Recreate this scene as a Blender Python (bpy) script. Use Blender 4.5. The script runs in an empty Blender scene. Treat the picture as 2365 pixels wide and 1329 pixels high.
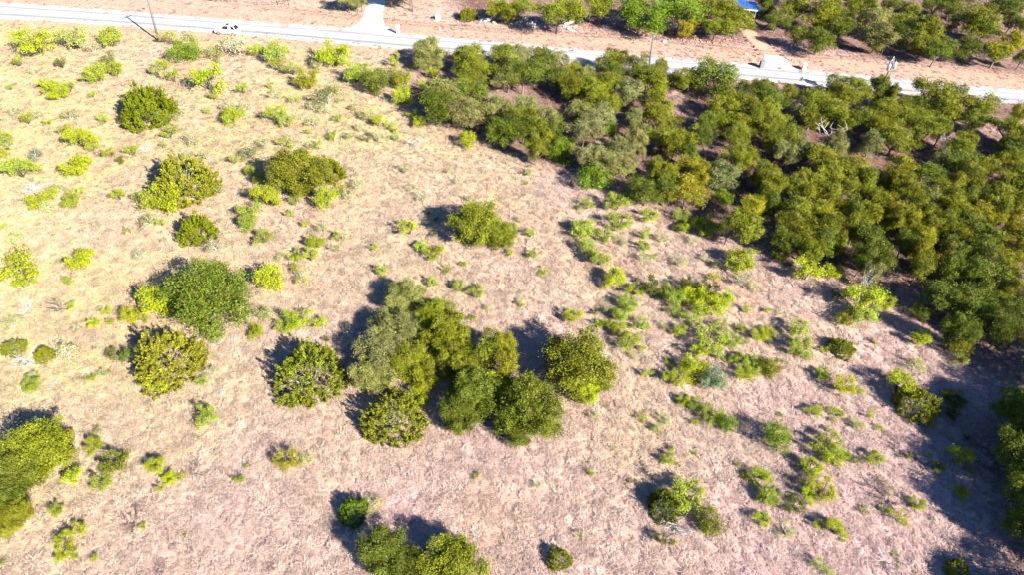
import bpy, math, random
import numpy as np
from mathutils import Vector, Matrix

# ------------------------------------------------------------------ camera, sky, sun, exposure
scene = bpy.context.scene
R = math.radians
PLANTS = [  # kind, x, y, crown width, height, colour key, label
('M',-86.87,118.65,5.77,4.64,'y','wide lime thicket nearest the road at the left end of the field'),
('M',-81.52,121.56,5.01,3.95,'p','large pale yellow green shrub, nearest right of the lime thicket nearest the road'),
('M',-75.15,122.88,4.40,3.57,'l','large lime green shrub, nearest left of the leaning pole at top left'),
('B',-65.10,124.17,2.89,2.45,'l','lime shrub just right of the foot of the leaning utility pole'),
('K',-58.97,118.05,5.56,3.45,'G','bright green dome bush below the foot of the leaning pole'),
('P',-51.67,120.95,5.65,3.83,'w','feathery pale shrub with a thin trunk just below the white car'),
('P',-55.50,120.30,3.26,2.11,'w','large pale straw green feathery shrub, nearest left of the feathery shrub below the car'),
('B',-54.28,117.67,2.36,2.00,'p','broad pale yellow green low shrub, nearest left of the feathery shrub below the car'),
('B',-48.28,120.29,2.83,2.15,'l','broad lime green low shrub, nearest right of the feathery shrub below the car'),
('B',-87.34,113.56,2.30,1.81,'l','broad lime green low shrub, nearest below the lime thicket nearest the road'),
('B',-79.69,113.35,2.30,1.92,'s','broad grey green low shrub, nearest right of the lime thicket nearest the road'),
('P',-77.49,120.25,2.83,2.13,'w','large pale straw green feathery shrub, nearest right of the lime thicket nearest the road'),
('B',-71.68,114.49,3.15,2.48,'s','broad grey green low shrub, nearest left of the leaning pole at top left'),
('M',-69.09,110.78,3.07,2.62,'y','bright lime shrub, nearest above the big round juniper'),
('M',-71.10,108.40,3.63,3.10,'l','large lime green shrub, nearest left of the big round juniper'),
('B',-62.06,113.62,2.72,2.02,'y','broad bright lime low shrub, nearest below the lime shrub right of pole foot'),
('B',-62.23,111.40,2.68,2.16,'p','broad pale yellow green low shrub, nearest above the big round juniper'),
('B',-58.54,109.26,2.64,2.19,'l','broad lime green low shrub, nearest below the bright green dome by the pole'),
('M',-51.40,106.49,5.15,4.36,'y','large bright lime shrub, nearest below the bright green dome by the pole'),
('B',-45.51,105.43,2.38,1.83,'l','broad lime green low shrub, nearest below the feathery shrub below the car'),
('B',-49.42,102.75,1.95,1.53,'p','broad pale yellow green low shrub, second nearest below the bright green dome by the pole'),
('P',-45.93,99.32,2.29,1.50,'w','pale straw green feathery shrub, nearest below the feathery shrub below the car'),
('M',-44.04,95.53,3.14,2.45,'y','bright lime shrub, nearest above the greyish juniper'),
('M',-76.60,103.75,3.13,2.50,'y','bright lime shrub, nearest below the lime thicket nearest the road'),
('M',-74.35,101.86,2.71,2.03,'y','bright lime shrub, nearest above the grey green agave like shrub'),
('B',-73.87,104.31,1.97,1.69,'y','broad bright lime low shrub, third nearest below the lime thicket nearest the road'),
('B',-69.33,102.85,1.37,1.11,'l','lime green low shrub, second nearest left of the big round juniper'),
('B',-83.82,104.56,1.19,0.92,'l','lime green low shrub, second nearest below the lime thicket nearest the road'),
('J',-57.01,95.79,9.02,5.53,'j','biggest round olive juniper alone in the upper left grass'),
('P',-52.46,96.07,2.24,1.47,'w','pale straw green feathery shrub, second nearest right of the big round juniper'),
('B',-63.73,94.60,1.85,1.45,'l','broad lime green low shrub, nearest left of the big round juniper'),
('B',-74.81,93.62,2.38,1.95,'l','broad lime green low shrub, second nearest above the grey green agave like shrub'),
('P',-78.46,96.21,2.05,1.48,'w','pale straw green feathery shrub, second nearest above the grey green agave like shrub'),
('P',-74.12,95.25,2.22,1.65,'w','pale straw green feathery shrub, nearest above the grey green agave like shrub'),
('B',-71.54,93.35,1.28,1.00,'y','bright lime low shrub, nearest above the grey green agave like shrub'),
('P',-69.35,95.39,2.41,1.54,'w','pale straw green feathery shrub, third nearest above the grey green agave like shrub'),
('B',-67.64,90.86,1.98,1.47,'y','broad bright lime low shrub, nearest right of the grey green agave like shrub'),
('M',-63.52,87.36,3.66,2.89,'y','large bright lime shrub, second nearest right of the grey green agave like shrub'),
('B',-51.82,90.34,2.50,2.00,'l','broad lime green low shrub, nearest below the big round juniper'),
('B',-49.01,98.29,1.33,1.01,'l','lime green low shrub, nearest right of the big round juniper'),
('P',-47.73,88.80,2.30,1.63,'w','pale straw green feathery shrub, second nearest above the greyish juniper'),
('M',-75.09,87.79,2.28,1.72,'l','lime green shrub, nearest above the fallen grey branches'),
('B',-51.58,87.52,1.40,1.17,'p','pale yellow green low shrub, nearest above the greyish juniper'),
('B',-73.56,85.85,2.25,1.67,'p','broad pale yellow green low shrub, nearest left of the grey green agave like shrub'),
('P',-43.50,99.35,1.91,1.45,'w','pale straw green feathery shrub, second nearest below the feathery shrub below the car'),
('P',-55.96,97.33,1.69,1.15,'w','pale straw green feathery shrub, nearest right of the big round juniper'),
('P',-83.17,110.62,1.64,1.22,'w','pale straw green feathery shrub, nearest below the lime thicket nearest the road'),
('P',-60.02,94.63,1.66,1.13,'w','pale straw green feathery shrub, nearest left of the big round juniper'),
('M',-47.74,122.11,1.98,1.52,'l','lime green shrub, nearest right of the feathery shrub below the car'),
('M',-43.32,117.85,4.06,3.54,'l','large lime green shrub, second nearest right of the feathery shrub below the car'),
('B',-41.99,114.56,2.52,1.91,'y','broad bright lime low shrub, nearest left of the yellow lime shrub'),
('M',-39.18,113.01,3.12,2.36,'p','pale yellow green shrub, nearest left of the yellow lime shrub'),
('M',-32.98,117.01,5.09,4.04,'y','lime spreading shrub by the road halfway between car and round oak'),
('P',-35.40,115.51,2.54,1.92,'w','pale straw green feathery shrub, nearest left of the lime shrub under the long road bend'),
('M',-35.03,107.78,3.41,2.92,'Y','upright yellow lime shrub in the middle of the upper field'),
('B',-41.64,107.45,1.41,1.09,'y','bright lime low shrub, second nearest left of the yellow lime shrub'),
('P',-30.77,106.50,2.20,1.54,'w','pale straw green feathery shrub, nearest below the lime shrub under the long road bend'),
('P',-30.81,102.30,4.64,3.26,'s','large grey green feathery shrub, nearest right of the yellow lime shrub'),
('P',-39.53,104.01,2.16,1.55,'w','pale straw green feathery shrub, nearest left of the yellow lime shrub'),
('P',-36.22,102.50,2.34,1.62,'p','pale yellow green feathery shrub, nearest below the yellow lime shrub'),
('B',-22.02,117.09,2.35,2.00,'y','lime ball shrub in the shade left of the round oak by the road'),
('M',-27.56,110.78,3.88,3.26,'l','large lime green shrub, nearest left of the dark green bush pair'),
('K',-23.90,107.45,5.21,3.47,'g','dark green bush at the left tip of the wood, left of a pair'),
('K',-20.25,109.63,4.07,2.89,'o','olive leafy bush, nearest below the lime ball by round oak'),
('B',-19.06,110.32,1.84,1.52,'y','broad bright lime low shrub, nearest below the lime ball by round oak'),
('M',-18.62,103.31,3.12,2.69,'y','bright lime shrub, nearest right of the dark green bush pair'),
('B',-14.75,112.92,2.70,2.01,'y','broad bright lime low shrub, nearest below the round oak by the road'),
('B',-13.55,108.49,2.43,1.85,'y','broad bright lime low shrub, second nearest below the round oak by the road'),
('B',-15.74,107.90,2.22,1.61,'y','broad bright lime low shrub, nearest right of the lime ball by round oak'),
('L',-15.95,117.42,5.95,4.59,'s','round grey green oak standing alone beside the road'),
('O',-8.57,116.34,4.86,4.90,'o','olive green oak, nearest right of the round oak by the road'),
('O',-6.59,108.62,5.39,5.17,'o','olive green oak, second nearest right of the round oak by the road'),
('O',-2.33,115.82,4.84,5.09,'o','olive green oak, second nearest below the small juniper across the road'),
('O',-1.58,108.46,4.44,4.14,'s','grey green oak, fifth nearest below the small juniper across the road'),
('O',-11.44,100.78,5.30,5.14,'s','grey green oak, nearest below the round oak by the road'),
('O',-12.27,96.65,4.98,5.08,'g','dark green oak, nearest below the lime ball by round oak'),
('O',-6.91,101.45,4.96,5.21,'g','dark green oak, third nearest above the lime bush at the wood corner'),
('O',-7.41,95.53,4.94,4.68,'s','grey green oak, nearest above the lime bush at the wood corner'),
('O',-2.75,98.45,4.51,3.99,'s','grey green oak, fourth nearest above the lime bush at the wood corner'),
('O',-2.01,90.57,4.43,4.33,'g','dark green oak, nearest right of the lime bush at the wood corner'),
('B',-16.47,98.70,1.71,1.31,'y','broad bright lime low shrub, nearest left of the lime bush at the wood corner'),
('M',-15.08,96.05,2.23,1.69,'y','bright lime shrub, nearest left of the lime bush at the wood corner'),
('B',-27.92,96.64,1.69,1.45,'l','broad lime green low shrub, nearest below the yellow lime shrub'),
('B',-26.11,100.29,1.34,1.14,'p','pale yellow green low shrub, nearest below the dark green bush pair'),
('P',-23.44,97.50,2.44,1.87,'p','pale yellow green feathery shrub, nearest below the dark green bush pair'),
('M',-21.40,95.71,2.23,1.96,'y','bright lime shrub, nearest below the dark green bush pair'),
('M',-37.51,96.38,2.98,2.57,'l','lime green shrub, second nearest below the yellow lime shrub'),
('M',-35.26,94.83,2.40,1.97,'p','pale yellow green shrub, nearest below the yellow lime shrub'),
('P',-32.49,100.43,2.30,1.55,'w','pale straw green feathery shrub, second nearest below the yellow lime shrub'),
('P',-30.71,99.55,2.10,1.48,'w','pale straw green feathery shrub, third nearest below the yellow lime shrub'),
('P',-31.05,94.98,2.40,1.78,'w','pale straw green feathery shrub, second nearest above the big oak juniper clump'),
('B',-18.69,94.00,1.65,1.21,'l','broad lime green low shrub, second nearest below the dark green bush pair'),
('B',-18.16,91.52,1.63,1.28,'p','low shrub, second nearest left of the lime bush at the wood corner'),
('B',-22.30,90.73,1.26,1.07,'s','grey green low shrub, third nearest below the dark green bush pair'),
('P',-20.39,91.49,2.34,1.67,'w','pale straw green feathery shrub, nearest below the round oak by the road'),
('B',-25.10,91.45,1.44,1.23,'p','pale yellow green low shrub, second nearest right of the big oak juniper clump'),
('M',-7.19,90.22,2.85,2.30,'y','lime bush out in the pink grass at the corner of the wood'),
('B',-27.51,91.09,1.80,1.52,'l','broad lime green low shrub, third nearest below the yellow lime shrub'),
('B',-34.07,88.59,2.12,1.63,'l','broad lime green low shrub, nearest above the big oak juniper clump'),
('P',-37.03,88.39,2.29,1.59,'w','pale straw green feathery shrub, nearest above the big oak juniper clump'),
('B',-29.20,88.31,1.94,1.53,'p','broad pale yellow green low shrub, second nearest above the big oak juniper clump'),
('D',-15.80,90.69,2.69,1.27,'d','grey bare dead branches, nearest left of the lime bush at the wood corner'),
('B',-31.77,92.68,1.09,0.80,'l','lime green low shrub, second nearest below the yellow lime shrub'),
('P',-28.59,102.96,1.76,1.15,'w','pale straw green feathery shrub, nearest left of the dark green bush pair'),
('P',-24.27,94.22,1.47,1.03,'w','small pale straw green feathery shrub, second nearest below the dark green bush pair'),
('X',-34.37,145.06,1.25,0.88,'s','grey green feathery shrub, nearest left of the white mailbox pillar'),
('B',-40.60,144.49,1.50,1.12,'t','grey green low shrub, nearest right of the black pipe gate'),
('J',-10.51,140.67,4.03,2.32,'j','small round olive juniper across the road beside the pale boulders'),
('O',-4.72,139.81,4.18,3.89,'o','small olive green oak, nearest right of the small juniper across the road'),
('O',-2.01,138.18,3.68,4.39,'o','small olive green oak, second nearest right of the small juniper across the road'),
('O',7.63,134.53,7.38,6.55,'o','large olive green oak, sixth nearest right of the small juniper across the road'),
('O',16.07,139.35,5.54,5.48,'o','olive green oak, eighth nearest left of the pole behind the trees'),
('O',-0.58,140.61,4.43,4.18,'o','olive green oak, third nearest right of the small juniper across the road'),
('O',23.77,134.98,8.06,6.93,'G','large vivid green oak, nearest above the pole behind the trees'),
('O',23.62,142.51,4.71,4.40,'g','dark green oak, second nearest above the pole behind the trees'),
('O',31.85,136.70,7.47,6.93,'G','large vivid green oak, third nearest above the pole behind the trees'),
('O',32.66,133.06,2.91,4.05,'y','small bright lime oak, second nearest right of the pole behind the trees'),
('O',38.49,141.92,6.08,6.09,'o','olive green oak, second nearest left of the blue roofed shelter'),
('O',41.16,139.33,5.54,5.15,'o','olive green oak, nearest left of the blue roofed shelter'),
('O',42.73,135.29,5.20,5.22,'o','olive green oak, nearest below the blue roofed shelter'),
('O',38.19,132.94,4.69,4.37,'o','olive green oak, nearest above the broad gapped oak'),
('D',30.86,139.88,2.68,1.27,'d','grey bare dead branches, nearest above the pole behind the trees'),
('O',51.11,144.43,3.57,4.35,'g','small dark green oak, nearest right of the blue roofed shelter'),
('O',0.50,117.60,3.47,4.32,'s','small grey green oak, fourth nearest right of the small juniper across the road'),
('O',3.85,118.28,3.08,4.19,'o','small olive green oak, fifth nearest right of the small juniper across the road'),
('O',0.92,107.77,5.73,5.51,'g','dark green oak, seventh nearest below the small juniper across the road'),
('O',-0.60,112.05,3.95,4.57,'s','small grey green oak, fourth nearest below the small juniper across the road'),
('O',4.37,113.69,3.59,4.55,'g','small dark green oak, seventh nearest right of the small juniper across the road'),
('O',7.10,115.22,2.62,4.34,'s','small grey green oak, eighth nearest right of the small juniper across the road'),
('O',6.91,109.47,3.50,4.05,'g','small dark green oak, ninth nearest right of the small juniper across the road'),
('O',9.81,111.37,3.34,3.88,'o','small olive green oak, tenth nearest left of the pole behind the trees'),
('O',11.79,109.76,2.53,4.18,'s','small grey green oak, sixth nearest left of the pole behind the trees'),
('O',16.26,115.78,4.04,4.30,'o','small olive green oak, fourth nearest left of the pole behind the trees'),
('O',18.21,115.91,3.03,4.43,'o','small olive green oak, second nearest left of the pole behind the trees'),
('O',16.57,110.91,3.53,4.32,'g','small dark green oak, third nearest left of the pole behind the trees'),
('O',14.55,107.00,4.20,4.12,'o','olive green oak, fourth nearest above the bright green bush in the wood'),
('O',21.10,115.63,3.03,4.38,'s','small grey green oak, nearest left of the pole behind the trees'),
('O',24.49,113.58,2.79,4.24,'o','small olive green oak, nearest below the pole behind the trees'),
('O',21.91,109.94,4.28,4.38,'g','dark green oak, second nearest below the pole behind the trees'),
('O',22.59,106.80,4.58,4.64,'o','olive green oak, third nearest below the pole behind the trees'),
('O',29.26,110.40,4.68,4.33,'o','olive green oak, nearest left of the broad gapped oak'),
('O',33.61,108.77,6.15,6.17,'g','broad dark oak with gaps in its crown beside the road'),
('O',10.97,105.57,4.35,4.14,'o','olive green oak, fifth nearest above the bright green bush in the wood'),
('O',9.12,105.06,3.77,4.08,'o','small olive green oak, seventh nearest above the bright green bush in the wood'),
('O',12.53,102.35,4.81,4.73,'o','olive green oak, second nearest above the bright green bush in the wood'),
('O',14.69,100.33,3.84,4.21,'o','small olive green oak, nearest above the bright green bush in the wood'),
('O',17.94,104.37,3.76,4.37,'s','small grey green oak, third nearest above the bright green bush in the wood'),
('O',21.90,100.34,4.39,4.35,'o','olive green oak, fourth nearest left of the broad gapped oak'),
('O',21.97,96.09,4.61,4.37,'o','olive green oak, fourth nearest right of the bright green bush in the wood'),
('O',18.38,95.81,2.66,3.91,'s','small grey green oak, nearest right of the bright green bush in the wood'),
('D',29.36,107.33,2.62,1.13,'d','grey bare dead branches, nearest left of the broad gapped oak'),
('O',32.95,100.23,4.20,4.26,'o','small olive green oak, nearest below the broad gapped oak'),
('O',32.13,95.08,4.75,4.39,'o','olive green oak, second nearest below the broad gapped oak'),
('O',29.32,94.31,2.63,4.45,'g','small dark green oak, third nearest below the broad gapped oak'),
('O',38.09,105.53,3.78,3.93,'g','small dark green oak, nearest right of the broad gapped oak'),
('O',40.59,106.07,2.85,4.40,'g','small dark green oak, nearest below the white concrete apron'),
('O',37.04,100.45,4.02,4.24,'o','small olive green oak, second nearest right of the broad gapped oak'),
('O',37.71,96.15,3.55,4.56,'o','small olive green oak, fourth nearest below the broad gapped oak'),
('O',1.69,98.49,3.07,4.34,'s','small grey green oak, fourth nearest right of the lime bush at the wood corner'),
('O',0.84,94.86,3.52,4.41,'o','small olive green oak, third nearest right of the lime bush at the wood corner'),
('O',1.03,91.46,4.12,4.61,'g','small dark green oak, second nearest right of the lime bush at the wood corner'),
('O',3.83,90.61,3.75,3.96,'o','small olive green oak, second nearest left of the bright green thicket at wood edge'),
('O',4.92,95.43,2.83,4.15,'s','small grey green oak, fifth nearest left of the bright green bush in the wood'),
('O',6.15,91.39,2.40,4.53,'g','small dark green oak, fourth nearest left of the bright green bush in the wood'),
('O',9.77,97.12,4.29,4.18,'s','grey green oak, third nearest left of the bright green bush in the wood'),
('O',12.22,95.47,4.24,4.32,'s','grey green oak, nearest left of the bright green bush in the wood'),
('K',14.62,95.33,2.96,1.81,'G','bright green rounded bush inside the wood, right of grey green oaks'),
('O',10.08,90.94,3.93,4.42,'s','small grey green oak, second nearest left of the bright green bush in the wood'),
('O',18.23,91.70,3.09,4.09,'s','small grey green oak, second nearest right of the bright green bush in the wood'),
('O',21.81,90.24,4.08,3.89,'o','small olive green oak, sixth nearest right of the bright green bush in the wood'),
('O',25.39,90.11,4.08,4.23,'o','small olive green oak, sixth nearest above the yellow oak at wood edge'),
('O',27.90,89.59,2.54,4.49,'g','small dark green oak, sixth nearest above the small green tree in shade'),
('O',33.40,90.85,3.42,4.16,'o','small olive green oak, fifth nearest below the broad gapped oak'),
('O',17.76,87.80,2.51,4.42,'s','small grey green oak, third nearest right of the bright green bush in the wood'),
('K',7.55,90.10,2.68,1.87,'G','small vivid green leafy bush, nearest above the bright green thicket at wood edge'),
('O',15.34,87.68,2.00,4.32,'s','small grey green oak, nearest below the bright green bush in the wood'),
('D',28.77,97.01,1.88,0.91,'d','small grey bare dead branches, nearest below the broad gapped oak'),
('O',37.66,92.05,2.07,4.21,'o','small olive green oak, eighth nearest left of the bare grey tree'),
('O',51.67,138.37,4.38,3.90,'g','dark green oak, second nearest right of the blue roofed shelter'),
('O',56.73,142.94,5.88,5.77,'o','olive green oak, third nearest right of the blue roofed shelter'),
('O',53.22,130.06,3.08,4.56,'g','small dark green oak, nearest above the white concrete apron'),
('O',59.73,138.17,5.96,5.99,'o','olive green oak, fifth nearest right of the blue roofed shelter'),
('O',56.50,127.67,5.41,4.94,'g','dark green oak, nearest right of the white concrete apron'),
('O',62.75,134.01,4.72,4.69,'g','dark green oak, fourth nearest left of the transformer pole'),
('O',66.18,140.59,2.80,3.98,'g','small dark green oak, eighth nearest right of the white concrete apron'),
('O',65.79,146.12,3.60,4.13,'o','small olive green oak, seventh nearest right of the white concrete apron'),
('O',70.53,146.46,4.33,4.14,'o','olive green oak, tenth nearest above the transformer pole'),
('O',70.00,136.29,6.12,6.02,'s','grey green oak, fourth nearest above the transformer pole'),
('O',67.77,128.89,5.44,5.45,'s','grey green oak, nearest above the transformer pole'),
('O',72.42,145.33,3.59,4.51,'o','small olive green oak, eighth nearest above the transformer pole'),
('O',78.63,147.05,3.62,4.06,'g','small dark green oak, seventh nearest above the transformer pole'),
('O',80.63,144.05,3.09,4.49,'o','small olive green oak, sixth nearest above the transformer pole'),
('O',75.43,136.68,5.01,4.65,'o','olive green oak, third nearest above the transformer pole'),
('O',74.55,131.27,4.87,4.90,'g','dark green oak, second nearest above the transformer pole'),
('O',78.19,130.98,5.94,5.83,'o','olive green oak, third nearest left of the lone front oak across the road'),
('O',75.21,126.26,4.73,4.88,'o','olive green oak, nearest right of the transformer pole'),
('O',80.40,126.10,3.44,4.25,'g','small dark green oak, nearest left of the lone front oak across the road'),
('O',84.12,126.62,4.53,4.73,'g','dark oak at the front edge of the wood across the road, its trunk clear'),
('O',76.70,123.37,3.60,4.48,'g','small dark green oak, second nearest left of the lone front oak across the road'),
('O',87.80,148.35,3.64,3.96,'g','small dark green oak, fifth nearest above the lone front oak across the road'),
('O',90.62,147.15,4.82,4.62,'g','dark green oak, third nearest above the lone front oak across the road'),
('O',90.78,137.75,6.84,6.37,'o','large olive green oak, second nearest above the lone front oak across the road'),
('O',99.01,145.02,5.71,5.84,'g','dark green oak, fourth nearest above the lone front oak across the road'),
('O',87.01,139.07,2.78,4.38,'s','small grey green oak, nearest above the lone front oak across the road'),
('O',100.13,141.16,3.51,4.00,'g','small dark green oak, second nearest above the golden oak across the road'),
('O',91.63,135.38,3.85,4.46,'g','small dark green oak, nearest right of the lone front oak across the road'),
('O',87.97,123.67,4.66,4.38,'Y','golden yellow oak across the road near the right edge of the picture'),
('O',94.26,130.06,4.40,4.08,'Y','golden yellow oak, nearest right of the golden oak across the road'),
('O',92.32,122.88,2.11,3.97,'g','small dark green oak, second nearest right of the golden oak across the road'),
('O',101.15,138.88,2.54,3.94,'g','small dark green oak, third nearest above the golden oak across the road'),
('O',107.00,151.05,2.96,4.09,'g','small dark green oak, sixth nearest above the golden oak across the road'),
('O',41.19,103.73,4.11,3.99,'g','small dark green oak, second nearest below the white concrete apron'),
('O',44.22,104.30,2.44,4.43,'o','small olive green oak, third nearest below the white concrete apron'),
('O',39.87,98.77,3.62,4.12,'o','small olive green oak, fifth nearest below the white concrete apron'),
('O',39.86,94.87,3.87,4.16,'o','small olive green oak, fifth nearest left of the bare grey tree'),
('O',48.08,102.60,5.00,4.48,'o','olive green oak, second nearest above the bare grey tree'),
('O',53.76,108.46,3.67,4.45,'o','small olive green oak, third nearest left of the transformer pole'),
('O',56.90,107.42,3.83,4.37,'o','small olive green oak, nearest left of the transformer pole'),
('O',53.29,104.42,3.94,4.39,'o','small olive green oak, second nearest left of the transformer pole'),
('O',60.20,106.40,3.81,4.56,'g','small dark green oak, second nearest below the transformer pole'),
('O',61.56,105.68,2.27,4.35,'o','small olive green oak, third nearest below the transformer pole'),
('O',60.83,109.50,2.14,4.41,'g','small dark green oak, nearest below the transformer pole'),
('O',46.08,98.02,4.14,3.89,'o','small olive green oak, nearest left of the bare grey tree'),
('O',49.36,98.21,4.68,4.76,'o','olive green oak, nearest above the bare grey tree'),
('O',50.79,96.15,2.66,4.15,'o','small olive green oak, second nearest right of the bare grey tree'),
('S',47.04,92.21,3.58,4.51,'d','bare grey dead tree standing in the wood with a dark trunk'),
('O',56.73,98.95,4.70,4.68,'o','olive green oak, fifth nearest below the transformer pole'),
('O',60.98,100.66,3.66,4.28,'o','small olive green oak, fourth nearest below the transformer pole'),
('O',53.71,96.66,3.03,4.35,'g','small dark green oak, third nearest right of the bare grey tree'),
('O',56.02,94.68,4.39,3.91,'o','olive green oak, third nearest above the gold topped oak'),
('O',67.26,104.33,5.42,5.64,'o','olive green oak, second nearest right of the transformer pole'),
('O',71.48,105.85,3.41,4.57,'o','small olive green oak, nearest left of the road side oak with yellow flank'),
('O',64.54,101.98,3.51,4.30,'g','small dark green oak, fifth nearest left of the road side oak with yellow flank'),
('O',67.76,99.88,4.73,4.59,'o','olive green oak, second nearest left of the road side oak with yellow flank'),
('O',62.63,97.49,3.94,4.03,'o','small olive green oak, fifth nearest above the gold topped oak'),
('O',74.03,102.37,4.81,4.59,'o','roadside oak with a yellow right flank, nearest the road at right'),
('O',72.19,98.36,3.42,4.00,'g','small dark green oak, nearest below the road side oak with yellow flank'),
('O',59.69,96.63,3.56,4.51,'o','small olive green oak, fourth nearest above the gold topped oak'),
('O',61.98,94.00,4.19,4.34,'o','small olive green oak, second nearest above the gold topped oak'),
('O',56.00,90.62,4.77,4.43,'o','olive green oak, nearest above the gold topped oak'),
('O',64.56,94.13,2.62,4.25,'o','small olive green oak, third nearest left of the road side oak with yellow flank'),
('O',66.10,90.27,2.89,4.27,'o','small olive green oak, second nearest below the road side oak with yellow flank'),
('O',80.18,100.98,2.39,4.02,'o','small olive green oak, second nearest right of the road side oak with yellow flank'),
('O',75.49,95.73,3.36,3.91,'o','small olive green oak, nearest right of the road side oak with yellow flank'),
('O',76.48,94.08,2.62,3.90,'o','small olive green oak, third nearest right of the road side oak with yellow flank'),
('O',73.83,90.35,3.06,4.18,'y','small bright lime oak, fifth nearest below the road side oak with yellow flank'),
('O',47.78,90.29,2.55,3.92,'s','small grey green oak, nearest right of the bare grey tree'),
('O',39.99,90.54,3.41,4.56,'o','small olive green oak, third nearest left of the bare grey tree'),
('O',37.49,89.77,3.05,4.21,'o','small olive green oak, seventh nearest left of the bare grey tree'),
('O',52.50,90.22,3.06,4.37,'s','small grey green oak, third nearest left of the gold topped oak'),
('S',63.15,90.44,1.41,4.16,'d','small grey bare dead tree, nearest above the golden crown in the wood'),
('O',2.96,85.52,2.79,4.42,'o','small olive green oak, nearest left of the bright green thicket at wood edge'),
('K',6.74,87.04,4.35,2.81,'G','vivid green leafy bush, nearest left of the bright green thicket at wood edge'),
('O',10.30,84.38,3.42,4.24,'s','small grey green oak, second nearest above the bright green thicket at wood edge'),
('O',14.51,85.79,3.62,3.89,'s','small grey green oak, second nearest below the bright green bush in the wood'),
('O',13.98,81.93,3.99,3.89,'s','small grey green oak, nearest right of the bright green thicket at wood edge'),
('O',11.69,82.10,3.04,3.90,'s','small grey green oak, nearest above the bright green thicket at wood edge'),
('K',10.74,80.02,4.78,3.25,'G','bright green thicket on the lower edge of the wood facing the pink grass'),
('O',19.85,81.08,2.54,3.87,'o','small olive green oak, second nearest left of the yellow oak at wood edge'),
('O',22.79,87.13,2.49,4.62,'o','small olive green oak, fifth nearest above the yellow oak at wood edge'),
('O',24.57,85.39,2.95,3.87,'g','small dark green oak, fourth nearest above the yellow oak at wood edge'),
('O',24.67,81.59,3.03,3.99,'y','small bright lime oak, third nearest above the yellow oak at wood edge'),
('O',24.52,79.08,2.81,4.30,'y','small bright lime oak, nearest above the yellow oak at wood edge'),
('O',17.52,76.08,3.81,3.89,'g','small dark green oak, nearest right of the pair of lime shrubs'),
('O',20.03,76.20,3.05,4.56,'g','small dark green oak, nearest left of the yellow oak at wood edge'),
('O',22.70,75.55,4.09,4.53,'y','olive yellow oak above the lime shrubs on the lower wood edge'),
('O',21.21,80.02,2.36,4.04,'y','small bright lime oak, second nearest above the yellow oak at wood edge'),
('K',15.44,77.35,2.11,1.32,'G','small vivid green leafy bush, nearest right of the pair of lime shrubs'),
('O',27.99,80.63,4.11,4.05,'s','small grey green oak, nearest above the small green tree in shade'),
('K',28.29,77.21,2.59,1.64,'G','small bright green tree in deep shade beneath a grey green oak'),
('O',31.59,85.74,3.78,3.88,'o','small olive green oak, fourth nearest above the small green tree in shade'),
('O',31.78,82.51,2.89,4.44,'o','small olive green oak, second nearest above the small green tree in shade'),
('O',34.21,81.77,3.03,3.88,'g','small dark green oak, fifth nearest right of the small green tree in shade'),
('O',33.80,78.98,2.65,4.21,'o','small olive green oak, third nearest right of the small green tree in shade'),
('O',33.20,75.52,2.43,4.25,'o','small olive green oak, second nearest right of the small green tree in shade'),
('O',29.93,71.64,2.79,4.59,'y','small bright lime oak, nearest right of the small green tree in shade'),
('O',28.58,68.30,3.85,4.49,'o','small olive green oak, second nearest above the broad lime shrub in front of the wood'),
('O',26.54,67.76,1.70,4.13,'g','small dark green oak, nearest below the small green tree in shade'),
('M',9.71,75.00,1.91,1.49,'l','lime green shrub, nearest below the bright green thicket at wood edge'),
('M',13.60,74.77,3.00,2.55,'l','large lime shrub with a twin below it, left of the olive oak'),
('M',13.53,70.97,2.76,2.12,'l','lime green shrub, nearest below the pair of lime shrubs'),
('M',17.72,72.79,2.03,1.57,'l','lime green shrub, nearest right of the pair of lime shrubs'),
('M',21.87,72.97,2.03,1.53,'l','lime green shrub, nearest below the yellow oak at wood edge'),
('M',21.63,70.52,1.68,1.34,'y','small bright lime shrub, second nearest below the yellow oak at wood edge'),
('M',24.51,70.51,2.75,2.12,'y','bright lime shrub, nearest below the small green tree in shade'),
('B',23.83,71.42,1.24,1.05,'y','bright lime low shrub, nearest below the yellow oak at wood edge'),
('M',8.87,69.07,2.86,2.21,'l','lime green shrub, second nearest left of the pair of lime shrubs'),
('M',11.46,68.07,2.39,2.00,'l','lime green shrub, second nearest below the pair of lime shrubs'),
('B',16.60,68.79,1.66,1.32,'l','broad lime green low shrub, nearest below the pair of lime shrubs'),
('P',18.41,68.59,1.36,0.95,'w','small pale straw green feathery shrub, nearest right of the pair of lime shrubs'),
('P',19.26,68.54,1.06,0.79,'w','small pale straw green feathery shrub, nearest left of the small green tree in shade'),
('M',9.09,65.63,2.20,1.85,'l','lime green shrub, fourth nearest below the pair of lime shrubs'),
('M',10.40,63.30,2.29,2.05,'l','lime green shrub, fifth nearest below the pair of lime shrubs'),
('M',16.17,66.53,1.48,1.21,'l','small lime green shrub, second nearest above the big lime thicket'),
('P',15.75,64.21,1.60,1.08,'p','small pale yellow green feathery shrub, second nearest below the pair of lime shrubs'),
('B',17.20,64.71,1.02,0.83,'p','pale yellow green low shrub, nearest above the big lime thicket'),
('P',20.08,63.63,1.87,1.21,'w','pale straw green feathery shrub, nearest above the big lime thicket'),
('P',23.39,64.65,1.31,0.97,'w','feathery shrub, second nearest left of the broad lime shrub in front of the wood'),
('M',27.30,63.28,3.29,2.79,'y','broad bright lime shrub standing clear in front of the dense wood'),
('M',11.91,59.77,2.63,2.31,'y','bright lime shrub, sixth nearest below the pair of lime shrubs'),
('B',10.77,59.09,1.25,0.97,'l','lime green low shrub, nearest left of the big lime thicket'),
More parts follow.
